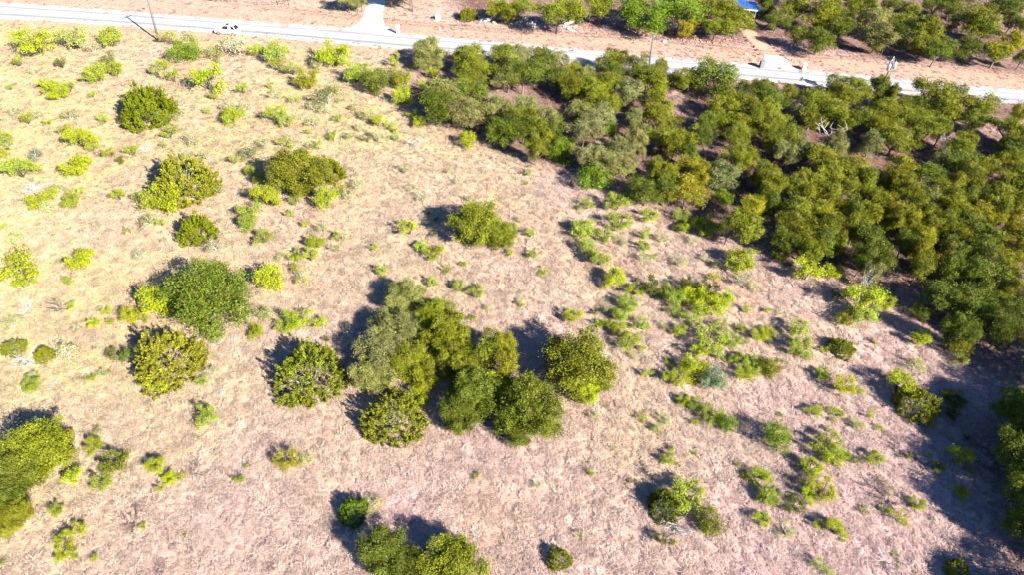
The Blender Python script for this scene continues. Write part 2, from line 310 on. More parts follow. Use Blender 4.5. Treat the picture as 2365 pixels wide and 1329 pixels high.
('B',23.85,61.01,1.41,1.07,'Y','yellow lime low shrub, nearest right of the big lime thicket'),
('P',26.94,60.44,1.96,1.47,'w','pale straw green feathery shrub, nearest below the broad lime shrub in front of the wood'),
('P',27.96,59.68,1.53,0.99,'w','feathery shrub, second nearest below the broad lime shrub in front of the wood'),
('B',1.93,82.81,1.35,1.02,'p','pale yellow green low shrub, nearest right of the lime bush at the wood corner'),
('B',2.13,68.59,1.51,1.30,'l','lime green low shrub, third nearest right of the dark oak with long shadow'),
('B',2.58,64.41,1.74,1.42,'l','broad lime green low shrub, second nearest below the bright green thicket at wood edge'),
('B',3.62,61.36,1.27,0.99,'y','bright lime low shrub, fourth nearest above the dome oak right of the grove'),
('P',0.63,71.70,1.09,0.74,'w','small pale straw green feathery shrub, nearest right of the dark oak with long shadow'),
('B',1.62,80.27,0.83,0.63,'Y','tiny yellow lime low shrub, second nearest right of the lime bush at the wood corner'),
('B',-0.04,68.68,0.91,0.72,'l','lime green low shrub, nearest right of the dark oak with long shadow'),
('B',7.88,80.47,0.75,0.61,'l','tiny lime green low shrub, nearest left of the bright green thicket at wood edge'),
('P',13.82,67.34,1.19,0.82,'w','small pale straw green feathery shrub, nearest below the pair of lime shrubs'),
('P',22.51,68.09,1.35,1.00,'w','small pale straw green feathery shrub, nearest below the yellow oak at wood edge'),
('P',24.49,63.44,1.30,0.87,'w','feathery shrub, nearest left of the broad lime shrub in front of the wood'),
('O',39.17,87.04,2.82,4.08,'s','small grey green oak, fourth nearest left of the bare grey tree'),
('O',41.90,86.56,2.98,4.28,'s','small grey green oak, second nearest left of the bare grey tree'),
('O',44.05,84.86,3.92,4.14,'o','small olive green oak, second nearest below the bare grey tree'),
('O',46.48,87.40,2.66,4.34,'s','small grey green oak, nearest below the bare grey tree'),
('O',46.95,82.39,4.17,4.34,'o','small olive green oak, fourth nearest below the bare grey tree'),
('O',43.94,81.68,4.14,4.40,'o','small olive green oak, third nearest below the bare grey tree'),
('O',40.46,79.84,3.45,4.24,'o','small olive green oak, fifth nearest below the bare grey tree'),
('O',47.63,79.63,2.98,4.12,'o','small olive green oak, second nearest left of the gold topped oak'),
('O',35.10,80.69,2.37,3.87,'o','small olive green oak, seventh nearest right of the small green tree in shade'),
('O',34.52,77.40,2.93,4.20,'o','small olive green oak, sixth nearest right of the small green tree in shade'),
('O',33.46,74.51,2.71,4.08,'g','small dark green oak, fourth nearest right of the small green tree in shade'),
('O',37.00,77.25,2.77,4.28,'o','small olive green oak, eighth nearest right of the small green tree in shade'),
('O',41.50,75.64,2.73,4.19,'o','small olive green oak, eighth nearest below the bare grey tree'),
('O',39.29,76.06,2.89,4.31,'o','small olive green oak, eighth nearest left of the dark oak tongue'),
('O',43.73,77.04,2.61,4.52,'o','small olive green oak, sixth nearest left of the gold topped oak'),
('O',46.30,75.61,3.19,3.88,'o','small olive green oak, fourth nearest left of the gold topped oak'),
('O',46.96,73.87,2.39,4.57,'o','small olive green oak, sixth nearest below the gold topped oak'),
('O',36.24,72.16,3.39,4.23,'o','oak, fifth nearest right of the broad lime shrub in front of the wood'),
('O',38.98,72.29,3.25,3.89,'o','small olive green oak, sixth nearest left of the dark oak tongue'),
('O',41.53,73.13,2.53,4.05,'o','small olive green oak, ninth nearest above the dark oak tongue'),
('O',34.44,68.33,3.28,4.48,'o','oak, second nearest right of the broad lime shrub in front of the wood'),
('O',37.14,68.22,3.28,3.88,'o','small olive green oak, fifth nearest above the lime bush at foot of the oaks'),
('O',39.80,68.79,3.01,4.36,'o','small olive green oak, second nearest left of the dark oak tongue'),
('O',37.80,65.60,2.92,4.46,'g','small dark green oak, third nearest above the lime bush at foot of the oaks'),
('O',34.95,65.48,3.06,4.14,'o','small olive green oak, second nearest above the lime bush at foot of the oaks'),
('O',32.71,65.60,2.64,4.04,'g','small dark green oak, nearest right of the broad lime shrub in front of the wood'),
('O',39.57,65.67,1.53,3.88,'o','small olive green oak, nearest left of the dark oak tongue'),
('O',35.31,63.17,2.04,4.26,'o','small olive green oak, nearest above the lime bush at foot of the oaks'),
('O',43.62,71.77,2.94,4.56,'g','small dark green oak, fifth nearest above the dark oak tongue'),
('O',45.45,71.37,2.93,4.17,'o','small olive green oak, third nearest above the dark oak tongue'),
('O',42.52,68.68,2.72,4.60,'o','small olive green oak, second nearest above the dark oak tongue'),
('O',43.08,66.47,3.09,4.40,'g','small dark green oak, nearest above the dark oak tongue'),
('O',42.94,64.32,3.58,4.05,'g','dark green oak on a tongue of the wood above the deep shade'),
('O',43.16,62.47,2.98,4.57,'g','small dark green oak, nearest below the dark oak tongue'),
('O',41.04,62.38,2.16,4.60,'g','small dark green oak, second nearest below the dark oak tongue'),
('O',41.21,60.39,1.86,4.06,'s','small grey green oak, nearest above the tall lime tree by the shade'),
('O',48.66,72.72,2.67,4.41,'y','small bright lime oak, fourth nearest below the gold topped oak'),
('O',47.79,70.53,2.33,4.34,'o','small olive green oak, fourth nearest above the dark oak tongue'),
('O',51.01,79.79,2.35,4.26,'o','small olive green oak, nearest left of the gold topped oak'),
('O',53.79,82.15,3.52,4.46,'y','gold topped oak bordering the bare grass gap in the wood'),
('O',51.54,78.47,2.80,4.43,'o','small olive green oak, second nearest below the gold topped oak'),
('O',53.52,79.64,2.35,3.87,'o','small olive green oak, nearest below the gold topped oak'),
('O',56.87,81.45,3.66,4.09,'g','small dark green oak, nearest right of the gold topped oak'),
('O',57.55,79.56,1.88,4.20,'g','small dark green oak, nearest left of the golden crown in the wood'),
('O',52.40,75.89,2.74,4.38,'o','small olive green oak, third nearest below the gold topped oak'),
('O',54.87,76.52,3.21,4.34,'s','small grey green oak, second nearest left of the golden crown in the wood'),
('O',57.45,76.38,3.21,4.58,'o','small olive green oak, nearest below the golden crown in the wood'),
('O',56.71,73.82,2.54,4.15,'o','small olive green oak, second nearest below the golden crown in the wood'),
('O',51.42,72.84,2.96,4.60,'o','small olive green oak, fifth nearest below the gold topped oak'),
('O',49.91,69.92,2.89,4.49,'y','small bright lime oak, third nearest right of the dark oak tongue'),
('O',52.88,71.94,2.50,4.05,'o','small olive green oak, fourth nearest left of the golden crown in the wood'),
('O',51.95,68.86,2.44,4.33,'o','small olive green oak, seventh nearest below the golden crown in the wood'),
('O',49.44,66.52,2.67,4.10,'Y','small golden yellow oak, fourth nearest right of the dark oak tongue'),
('O',54.21,70.81,2.04,3.92,'o','small olive green oak, fourth nearest below the golden crown in the wood'),
('O',53.67,68.71,1.86,4.58,'o','small olive green oak, sixth nearest below the golden crown in the wood'),
('O',59.78,78.85,2.49,4.15,'Y','small golden crown deep inside the dense wood'),
('O',65.17,88.66,3.70,3.98,'o','small olive green oak, third nearest above the golden crown in the wood'),
('O',63.75,84.65,4.08,4.11,'g','small dark green oak, nearest above the golden crown in the wood'),
('O',63.48,81.21,3.49,4.29,'o','small olive green oak, nearest right of the golden crown in the wood'),
('O',65.90,83.31,2.58,4.25,'o','small olive green oak, third nearest right of the golden crown in the wood'),
('O',66.52,79.71,2.67,4.20,'o','small olive green oak, fifth nearest right of the golden crown in the wood'),
('O',60.76,85.69,2.47,4.06,'s','small grey green oak, second nearest above the golden crown in the wood'),
('O',71.98,89.00,3.37,4.60,'g','small dark green oak, fourth nearest below the road side oak with yellow flank'),
('O',73.80,88.78,1.85,4.28,'o','small olive green oak, seventh nearest below the road side oak with yellow flank'),
('O',70.19,84.68,2.94,4.42,'o','small olive green oak, eighth nearest right of the golden crown in the wood'),
('O',69.90,81.80,2.55,4.38,'o','small olive green oak, 11th nearest right of the golden crown in the wood'),
('O',67.19,78.13,2.32,4.45,'g','small dark green oak, seventh nearest right of the golden crown in the wood'),
('O',63.82,75.90,3.65,4.40,'o','small olive green oak, fourth nearest right of the golden crown in the wood'),
('O',61.51,76.56,2.91,3.95,'g','small dark green oak, second nearest right of the golden crown in the wood'),
('O',65.96,74.98,2.41,4.06,'o','small olive green oak, tenth nearest right of the golden crown in the wood'),
('O',59.82,72.25,3.39,3.99,'y','small bright lime oak, fifth nearest below the golden crown in the wood'),
('O',62.43,72.36,2.95,4.56,'o','small olive green oak, sixth nearest right of the golden crown in the wood'),
('O',63.95,71.48,2.34,3.92,'y','small bright lime oak, 12th nearest right of the golden crown in the wood'),
('O',56.56,70.45,2.90,4.40,'o','small olive green oak, third nearest below the golden crown in the wood'),
('O',57.77,68.66,3.15,3.92,'g','small dark green oak, eighth nearest below the golden crown in the wood'),
('O',61.51,67.92,2.98,4.06,'y','small bright lime oak, 15th nearest right of the golden crown in the wood'),
('O',58.84,66.70,3.09,3.91,'o','small olive green oak, 13th nearest below the golden crown in the wood'),
('O',54.81,66.75,2.81,4.03,'o','small olive green oak, ninth nearest below the golden crown in the wood'),
('O',52.66,64.73,2.49,3.89,'g','small dark green oak, seventh nearest right of the tall lime tree by the shade'),
('O',49.69,62.53,2.84,4.03,'y','small bright lime oak, third nearest right of the tall lime tree by the shade'),
('O',47.40,61.43,2.28,4.25,'o','small olive green oak, nearest right of the tall lime tree by the shade'),
('O',48.06,63.91,1.92,4.30,'Y','small golden yellow oak, second nearest right of the dark oak tongue'),
('O',56.26,65.30,2.91,4.27,'g','small dark green oak, 12th nearest below the golden crown in the wood'),
('O',58.44,63.09,2.86,4.11,'y','small bright lime oak, 16th nearest above the olive bush below the shade'),
('O',55.53,62.77,2.58,4.32,'g','small dark green oak, 13th nearest above the olive bush below the shade'),
('O',55.03,59.97,3.70,4.37,'g','small dark green oak, ninth nearest above the olive bush below the shade'),
('O',57.08,60.25,2.38,4.33,'o','small olive green oak, tenth nearest above the olive bush below the shade'),
('O',53.94,63.53,2.32,3.92,'g','small dark green oak, 14th nearest below the golden crown in the wood'),
('O',53.12,60.48,2.12,4.44,'g','small dark green oak, seventh nearest above the olive bush below the shade'),
('O',50.92,60.98,2.27,4.40,'g','small dark green oak, fifth nearest right of the tall lime tree by the shade'),
('O',60.87,64.44,1.65,4.13,'o','small olive green oak, 21th nearest above the olive bush below the shade'),
('O',47.47,66.01,2.51,4.12,'g','small dark green oak, nearest right of the dark oak tongue'),
('M',34.47,61.42,3.51,3.09,'y','bright lime bush at the foot of the dense oaks'),
('M',32.73,65.27,1.90,1.61,'y','bright lime shrub, nearest left of the lime bush at foot of the oaks'),
('M',38.10,62.32,1.99,1.57,'y','bright lime shrub, nearest right of the lime bush at foot of the oaks'),
('S',39.79,58.11,1.21,4.62,'d','small grey bare dead tree, nearest above the tall lime tree by the shade'),
('M',-67.81,79.00,3.75,2.86,'l','large lime green shrub, nearest left of the grey green agave like shrub'),
('B',-72.96,83.79,1.70,1.42,'Y','broad yellow lime low shrub, nearest left of the fallen grey branches'),
('P',-68.30,83.76,2.21,1.43,'t','small grey green shrub near the left edge of the grass'),
('M',-60.24,80.16,3.62,2.72,'y','large bright lime shrub, nearest right of the grey green agave like shrub'),
('B',-58.26,84.86,1.89,1.49,'y','broad bright lime low shrub, second nearest right of the fallen grey branches'),
('B',-55.20,85.25,2.24,1.85,'l','broad lime green low shrub, second nearest left of the greyish juniper'),
('B',-55.88,82.91,1.36,1.10,'j','dark olive low shrub, third nearest left of the greyish juniper'),
('B',-61.45,86.23,1.91,1.58,'y','broad bright lime low shrub, nearest right of the fallen grey branches'),
('D',-60.04,85.28,1.73,0.84,'d','small grey bare dead branches, nearest right of the grey green agave like shrub'),
('D',-53.70,86.67,2.27,1.10,'d','grey bare dead branches, nearest below the big round juniper'),
('P',-44.42,84.94,2.23,1.53,'w','pale straw green feathery shrub, nearest above the greyish juniper'),
('B',-40.10,83.81,1.87,1.41,'p','broad pale yellow green low shrub, nearest right of the greyish juniper'),
('P',-38.15,85.35,2.58,1.91,'s','grey green feathery shrub, nearest left of the big oak juniper clump'),
('D',-64.43,76.46,3.70,1.66,'d','fallen bleached grey branches beside the ring of lime shrubs'),
('M',-61.90,72.00,2.32,1.77,'y','bright lime shrub, nearest below the fallen grey branches'),
('M',-60.98,73.98,2.05,1.57,'y','bright lime shrub, nearest right of the fallen grey branches'),
('P',-60.76,75.64,1.76,1.13,'w','pale straw green feathery shrub, nearest right of the fallen grey branches'),
('M',-57.28,72.21,2.33,2.01,'l','lime green shrub, nearest above the lime shrub in bare left grass'),
('M',-57.85,75.19,1.59,1.27,'p','small pale yellow green shrub, third nearest right of the fallen grey branches'),
('P',-60.17,71.21,2.00,1.43,'p','pale yellow green feathery shrub, nearest below the fallen grey branches'),
('B',-52.26,74.13,2.05,1.72,'y','broad bright lime low shrub, nearest above the lime shrub in bare left grass'),
('J',-43.93,76.24,8.42,5.53,'k','wide greyish olive juniper with a lime bush at its foot'),
('M',-45.29,72.10,4.61,3.59,'y','large bright lime shrub, nearest left of the greyish juniper'),
('B',-49.60,73.79,1.73,1.40,'p','broad pale yellow green low shrub, nearest left of the greyish juniper'),
('J',-39.00,66.72,4.87,3.20,'j','ball shaped olive juniper alone in open grass'),
('M',-33.83,70.80,2.75,2.12,'l','lime green shrub, second nearest right of the ball juniper'),
('M',-33.53,68.72,2.26,1.88,'l','lime green shrub, nearest right of the ball juniper'),
('B',-33.64,67.70,0.90,0.74,'y','tiny bright lime low shrub, nearest right of the ball juniper'),
('M',-36.95,81.16,1.50,1.30,'y','small bright lime shrub, nearest right of the greyish juniper'),
('M',-35.44,79.11,1.32,1.00,'y','small bright lime shrub, second nearest left of the big oak juniper clump'),
('M',-34.61,75.84,1.44,1.19,'y','small bright lime shrub, third nearest left of the big oak juniper clump'),
('P',-46.04,69.05,1.82,1.38,'p','pale yellow green feathery shrub, nearest left of the ball juniper'),
('B',-44.51,68.92,1.21,0.89,'l','lime green low shrub, nearest left of the ball juniper'),
('D',-46.93,69.33,2.28,1.09,'d','grey bare dead branches, nearest left of the ball juniper'),
('B',-63.69,67.31,0.90,0.73,'l','tiny lime green low shrub, nearest above the lime clump at left edge'),
('B',-48.42,67.48,0.75,0.61,'l','tiny lime green low shrub, nearest right of the lime shrub in bare left grass'),
('M',-50.25,60.56,2.79,2.36,'y','lime shrub with a dark stem in open grass at far left'),
('B',-50.62,57.39,1.36,1.05,'l','lime green low shrub, nearest below the lime shrub in bare left grass'),
('M',-55.77,57.91,4.07,3.62,'y','large lime clump cut by the left edge of the picture'),
('M',-55.34,56.63,2.02,1.59,'y','bright lime shrub, nearest below the lime clump at left edge'),
('P',-36.10,64.20,2.03,1.52,'w','pale straw green feathery shrub, nearest right of the ball juniper'),
('D',-37.54,64.51,1.46,0.67,'d','small grey bare dead branches, nearest below the ball juniper'),
('P',-44.41,62.51,1.71,1.19,'w','pale straw green feathery shrub, nearest above the lime bush beside dome oak'),
('P',-39.62,76.18,1.61,1.14,'w','pale straw green feathery shrub, nearest right of the greyish juniper'),
('P',-60.71,64.75,1.89,1.25,'w','pale straw green feathery shrub, nearest above the lime clump at left edge'),
('P',-52.28,68.14,1.20,0.88,'w','small pale straw green feathery shrub, nearest above the lime shrub in bare left grass'),
('P',-47.36,66.47,1.33,0.98,'w','small pale straw green feathery shrub, nearest right of the lime shrub in bare left grass'),
('L',-28.95,76.96,7.33,5.93,'o','big rounded olive oak joined to a juniper on its right'),
('J',-26.01,80.89,5.14,2.97,'j','dark olive juniper, nearest right of the big oak juniper clump'),
('M',-32.63,74.00,3.29,2.72,'y','large bright lime shrub, nearest left of the big oak juniper clump'),
('M',-24.78,73.95,3.14,2.76,'y','bright lime shrub, nearest right of the big oak juniper clump'),
('B',-35.02,80.14,1.66,1.22,'y','broad bright lime low shrub, nearest left of the big oak juniper clump'),
('B',-29.02,74.05,1.58,1.24,'l','lime green low shrub, nearest below the big oak juniper clump'),
('P',-21.31,78.36,2.12,1.43,'w','pale straw green feathery shrub, second nearest right of the big oak juniper clump'),
('B',-23.56,77.37,1.46,1.23,'y','bright lime low shrub, nearest right of the big oak juniper clump'),
('P',-22.20,75.94,2.08,1.52,'w','pale straw green feathery shrub, nearest right of the big oak juniper clump'),
('L',-4.64,67.51,6.20,4.84,'o','dark olive oak in the field centre with a long shadow to its left'),
('L',-1.62,67.05,3.99,3.04,'o','small olive green dense oak, nearest right of the dark oak with long shadow'),
('B',-13.07,68.52,2.40,1.97,'y','broad bright lime low shrub, fifth nearest left of the dark oak with long shadow'),
('M',-9.51,63.60,2.16,1.66,'y','bright lime shrub, nearest left of the dark oak with long shadow'),
('M',-11.27,65.39,1.47,1.19,'l','small lime green shrub, second nearest above the grove top oak'),
('B',-9.00,64.99,1.32,1.09,'y','bright lime low shrub, second nearest left of the dark oak with long shadow'),
('B',-28.91,71.26,1.24,1.03,'l','lime green low shrub, second nearest below the big oak juniper clump'),
('B',-26.44,69.35,1.22,1.04,'l','lime green low shrub, third nearest below the big oak juniper clump'),
('P',-24.25,68.45,1.66,1.14,'p','pale yellow green feathery shrub, nearest below the big oak juniper clump'),
('M',-24.14,65.19,2.04,1.64,'y','bright lime shrub, nearest below the big oak juniper clump'),
('M',-24.16,62.93,1.86,1.64,'l','small lime green shrub, nearest right of the bright lime tree beside dome oak'),
('B',-25.81,62.48,1.57,1.17,'y','bright lime low shrub, second nearest right of the bright lime tree beside dome oak'),
('B',-26.23,63.98,1.02,0.87,'y','bright lime low shrub, nearest above the bright lime tree beside dome oak'),
('B',-22.13,66.99,1.49,1.15,'l','lime green low shrub, fourth nearest below the big oak juniper clump'),
('P',-21.01,66.85,1.49,0.96,'w','small pale straw green feathery shrub, nearest above the grove top oak'),
('P',-21.47,64.43,1.45,1.09,'w','small pale straw green feathery shrub, nearest left of the grove top oak'),
('P',-27.77,62.76,1.29,0.95,'p','small pale yellow green feathery shrub, nearest above the bright lime tree beside dome oak'),
('B',-25.69,60.84,1.13,0.93,'y','bright lime low shrub, nearest right of the bright lime tree beside dome oak'),
('P',-24.16,58.56,2.06,1.47,'p','pale yellow green feathery shrub, nearest right of the bright lime tree beside dome oak'),
('M',-27.41,57.58,3.52,2.93,'y','bright lime tree touching the right side of the dome oak'),
('M',-30.70,65.92,2.20,1.77,'l','lime green shrub, nearest above the bright lime tree beside dome oak'),
('B',-16.85,64.94,1.17,1.00,'l','lime green low shrub, second nearest above the grove top oak'),
('B',-15.31,60.48,1.54,1.31,'l','lime green low shrub, nearest above the grove top oak'),
('B',-9.16,58.77,1.52,1.18,'l','lime green low shrub, nearest right of the grove top oak'),
('B',-7.84,61.16,1.13,0.91,'l','lime green low shrub, second nearest right of the grove top oak'),
('B',-5.83,62.31,1.00,0.85,'l','lime green low shrub, nearest below the dark oak with long shadow'),
('M',-6.18,58.30,1.37,1.18,'l','small lime green shrub, nearest right of the grove top oak'),
('B',-4.01,58.19,1.10,0.90,'l','lime green low shrub, third nearest below the dark oak with long shadow'),
('P',-14.06,78.25,1.47,1.06,'w','feathery shrub, second nearest left of the lime bush at the wood corner'),
('P',-12.59,76.12,1.61,1.09,'w','pale straw green feathery shrub, nearest left of the dark oak with long shadow'),
('P',-15.53,82.53,1.69,1.23,'w','pale straw green feathery shrub, nearest left of the lime bush at the wood corner'),
('B',-11.19,72.65,0.78,0.58,'g','tiny mid green low shrub, nearest below the lime bush at the wood corner'),
('B',-10.05,71.37,0.77,0.56,'g','tiny mid green low shrub, nearest left of the dark oak with long shadow'),
('B',-10.13,68.02,0.90,0.74,'g','mid green low shrub, third nearest left of the dark oak with long shadow'),
('B',-0.32,64.77,1.17,0.90,'y','bright lime low shrub, second nearest right of the dark oak with long shadow'),
('P',-9.31,82.83,1.19,0.81,'w','small pale straw green feathery shrub, nearest below the lime bush at the wood corner'),
('P',-7.86,80.26,1.33,0.92,'w','small pale straw green feathery shrub, second nearest below the lime bush at the wood corner'),
('P',-6.05,76.06,1.29,0.93,'w','small pale straw green feathery shrub, nearest above the dark oak with long shadow'),
('B',-43.97,52.73,1.17,0.90,'y','bright lime low shrub, nearest left of the lime bush beside dome oak'),
('M',-40.88,51.80,2.06,1.69,'Y','yellow lime shrub, nearest left of the lime bush beside dome oak'),
('B',-39.67,51.66,1.03,0.80,'y','bright lime low shrub, nearest below the lime bush beside dome oak'),
('B',-43.03,51.25,0.90,0.74,'y','tiny bright lime low shrub, second nearest left of the lime bush beside dome oak'),
('M',-44.47,50.60,1.40,1.10,'y','small bright lime shrub, nearest below the lime shrub in bare left grass'),
('M',-38.08,53.17,3.88,3.35,'y','vivid lime bush against the left side of the dome oak'),
('L',-32.26,52.53,8.15,5.71,'g','dense dark dome oak with lime growth on both sides'),
('M',-26.93,49.99,1.64,1.36,'y','small bright lime shrub, nearest right of the dome oak'),
('D',-49.54,53.49,2.36,1.17,'d','grey bare dead branches, nearest below the lime shrub in bare left grass'),
('B',-48.26,53.35,1.18,0.87,'l','lime green low shrub, nearest above the grey twig fan'),
('D',-52.93,53.61,1.97,0.94,'d','small grey bare dead branches, nearest below the lime clump at left edge'),
('D',-53.27,52.43,1.69,0.74,'d','small grey bare dead branches, nearest above the grey twig fan'),
('H',-51.02,47.07,2.46,1.13,'k','small greyish olive half dead juniper, nearest left of the grey twig fan'),
('D',-49.29,45.85,3.15,1.43,'d','fan of bare grey twigs between two olive junipers at the left edge'),
('J',-47.32,46.12,2.07,1.38,'j','small dark olive juniper, nearest right of the grey twig fan'),
('P',-45.04,46.33,2.43,1.58,'w','pale straw green feathery shrub, nearest right of the grey twig fan'),
('B',-44.47,47.18,0.62,0.50,'l','tiny lime green low shrub, nearest right of the grey twig fan'),
('B',-41.22,43.36,1.06,0.80,'l','lime green low shrub, nearest above the big left foreground oak'),
('P',-40.28,43.94,1.19,0.86,'p','small pale yellow green feathery shrub, nearest left of the patchy juniper'),
('P',-47.15,43.42,1.18,0.87,'p','small pale yellow green feathery shrub, nearest below the grey twig fan'),
('M',-46.29,42.00,1.51,1.27,'l','small lime green shrub, nearest below the grey twig fan'),
('J',-34.12,45.10,7.12,4.31,'k','large patchy olive juniper with bleached twigs on its right side'),
('B',-39.09,45.96,1.82,1.54,'G','broad vivid green low shrub, nearest left of the patchy juniper'),
('B',-34.31,42.28,2.09,1.81,'y','broad bright lime low shrub, nearest below the patchy juniper'),
('B',-40.72,46.67,1.35,1.15,'s','grey green low shrub, second nearest left of the patchy juniper'),
('P',-30.48,49.17,1.13,0.78,'p','small pale yellow green feathery shrub, nearest below the dome oak'),
('B',-30.32,43.23,1.30,1.11,'l','lime green low shrub, nearest right of the patchy juniper'),
('P',-29.98,44.72,1.20,0.83,'w','small pale straw green feathery shrub, nearest right of the patchy juniper'),
('D',-27.89,42.28,1.17,0.54,'d','small grey bare dead branches, nearest right of the patchy juniper'),
('M',-28.20,38.71,2.01,1.73,'l','lime green shrub, nearest above the dark dead twigs'),
('D',-44.61,42.55,1.17,0.59,'d','small grey bare dead branches, nearest right of the grey twig fan'),
('B',-37.82,37.25,0.99,0.74,'p','pale yellow green low shrub, nearest right of the big left foreground oak'),
('P',-45.97,49.90,1.14,0.74,'w','small pale straw green feathery shrub, nearest below the lime shrub in bare left grass'),
('P',-53.06,50.40,1.78,1.24,'w','pale straw green feathery shrub, nearest above the grey twig fan'),
('M',-22.85,51.58,2.56,2.01,'y','lime sapling standing between dome oak and the big grove shadow'),
('M',-23.80,50.87,1.78,1.47,'l','small lime green shrub, nearest left of the lime sapling before the oaks'),
('P',-26.57,52.37,2.33,1.75,'p','pale yellow green feathery shrub, nearest left of the lime sapling before the oaks'),
('B',-20.44,51.62,1.67,1.31,'y','broad bright lime low shrub, nearest right of the lime sapling before the oaks'),
('B',-19.44,49.52,0.76,0.63,'g','tiny mid green low shrub, nearest above the half dead juniper by the grove'),
('H',-19.73,43.89,7.75,3.70,'k','half dead juniper with silvery twigs just left of the grove'),
('L',-11.75,54.88,4.35,3.17,'s','grey green oak at the top of the central grove'),
('L',-12.08,49.63,4.75,3.45,'s','small grey green dense oak, nearest below the grove top oak'),
('L',-12.78,46.10,5.05,3.95,'s','grey green dense oak, nearest left of the acid lime crown in the grove'),
('L',-13.50,43.56,4.22,3.19,'s','small grey green dense oak, nearest above the half dead juniper below the grove'),
('L',-9.89,45.10,4.29,3.53,'o','small olive green dense oak, nearest above the acid lime crown in the grove'),
('L',-8.18,52.10,4.23,3.19,'o','small olive green dense oak, nearest right of the grove top oak'),
('L',-6.44,48.73,5.19,3.68,'o','olive green dense oak, second nearest above the acid lime crown in the grove'),
('L',-5.21,45.99,4.33,3.51,'o','small olive green dense oak, nearest right of the acid lime crown in the grove'),
('O',-2.09,45.97,3.44,3.99,'o','small olive green oak, nearest right of the acid lime crown in the grove'),
('O',-1.03,47.21,2.09,4.13,'y','small bright lime oak, second nearest left of the dome oak right of the grove'),
('O',-0.30,44.57,2.14,4.54,'y',"small bright lime oak, nearest above the green oak at grove's right end"),
('M',-8.07,43.27,2.35,1.92,'Y','acid lime crown growing between oaks inside the central grove'),
('M',-8.95,41.55,2.07,1.69,'y','bright lime shrub, nearest below the acid lime crown in the grove'),
('B',-11.38,41.85,1.51,1.30,'y','bright lime low shrub, nearest above the half dead juniper below the grove'),
('H',-10.68,39.05,6.24,3.09,'k','half dead olive juniper at the lower left foot of the grove'),
('L',-3.48,41.33,5.01,4.09,'g','dark green dense oak, second nearest right of the acid lime crown in the grove'),
('L',-4.70,39.20,4.02,2.99,'g','small dark green dense oak, nearest below the acid lime crown in the grove'),
('L',-0.99,42.93,3.50,2.55,'y',"small bright lime dense oak, nearest left of the green oak at grove's right end"),
('B',-4.22,53.14,1.05,0.84,'l','lime green low shrub, nearest above the acid lime crown in the grove'),
('M',-4.08,57.14,1.63,1.44,'l','small lime green shrub, second nearest below the dark oak with long shadow'),
('B',-6.16,58.00,1.37,1.12,'l','lime green low shrub, third nearest right of the grove top oak'),
('P',-2.60,55.02,0.93,0.70,'p','small pale yellow green feathery shrub, nearest below the dark oak with long shadow'),
('L',6.86,44.84,6.60,4.98,'o','round olive oak right of the grove with shade on its left'),
('L',5.19,47.65,3.07,2.31,'o','small olive green dense oak, nearest left of the dome oak right of the grove'),
('L',8.69,44.22,3.08,2.39,'o','small olive green dense oak, nearest right of the dome oak right of the grove'),
('L',7.65,43.20,2.58,2.01,'y','small bright lime dense oak, nearest below the dome oak right of the grove'),
('B',7.60,42.14,1.74,1.33,'y','broad bright lime low shrub, nearest below the dome oak right of the grove'),
('L',2.05,39.54,6.01,4.44,'g','dense green oak at the lower right end of the grove'),
('L',0.84,38.45,4.20,3.07,'g',"small dark green dense oak, nearest below the green oak at grove's right end"),
('M',6.69,53.51,1.83,1.54,'y','small bright lime shrub, second nearest above the dome oak right of the grove'),
('B',1.11,55.63,1.07,0.88,'l',"lime green low shrub, nearest above the green oak at grove's right end"),
('M',9.75,52.70,1.17,1.04,'y','small bright lime shrub, nearest above the dome oak right of the grove'),
('B',9.31,54.74,0.93,0.73,'g','mid green low shrub, nearest above the dome oak right of the grove'),
('M',13.96,58.15,1.78,1.52,'y','small bright lime shrub, sixth nearest left of the big lime thicket'),
('M',12.93,55.79,2.01,1.56,'l','lime green shrub, fifth nearest above the dome oak right of the grove'),
('P',14.19,56.58,1.35,0.89,'w','small pale straw green feathery shrub, second nearest left of the big lime thicket'),
('P',10.89,54.80,1.46,1.09,'p','small pale yellow green feathery shrub, nearest above the dome oak right of the grove'),
('M',12.11,53.82,1.97,1.62,'l','lime green shrub, fourth nearest above the dome oak right of the grove'),
('M',11.45,51.99,1.81,1.47,'y','small bright lime shrub, third nearest above the dome oak right of the grove'),
('M',14.28,52.60,1.82,1.42,'l','small lime green shrub, second nearest right of the dome oak right of the grove'),
('M',12.39,49.87,2.27,1.83,'l','lime green shrub, nearest right of the dome oak right of the grove'),
('B',13.88,49.39,0.88,0.74,'y','tiny bright lime low shrub, nearest right of the dome oak right of the grove'),
('P',16.63,52.69,1.17,0.81,'p','small pale yellow green feathery shrub, nearest left of the big lime thicket'),
('M',16.20,58.23,2.60,2.21,'g','mid green shrub, fourth nearest left of the big lime thicket'),
('M',17.77,57.55,2.18,1.84,'l','lime green shrub, third nearest left of the big lime thicket'),
('M',18.48,56.48,2.15,1.89,'l','lime green shrub, nearest left of the big lime thicket'),
('K',20.46,57.01,2.84,1.76,'y','biggest lime thicket in the right half of the field'),
('M',21.91,55.30,3.05,2.43,'y','bright lime shrub, second nearest right of the big lime thicket'),
('M',23.71,56.56,2.42,1.98,'y','bright lime shrub, nearest below the broad lime shrub in front of the wood'),
('M',18.18,55.09,1.60,1.21,'l','small lime green shrub, second nearest left of the big lime thicket'),
('M',20.08,53.66,2.23,1.69,'l','lime green shrub, nearest below the big lime thicket'),
('M',22.43,58.35,2.46,1.88,'g','mid green shrub, nearest right of the big lime thicket'),
('M',20.47,58.58,2.20,1.83,'g','mid green shrub, nearest above the big lime thicket'),
('B',26.34,55.68,1.07,0.88,'y','bright lime low shrub, nearest below the broad lime shrub in front of the wood'),
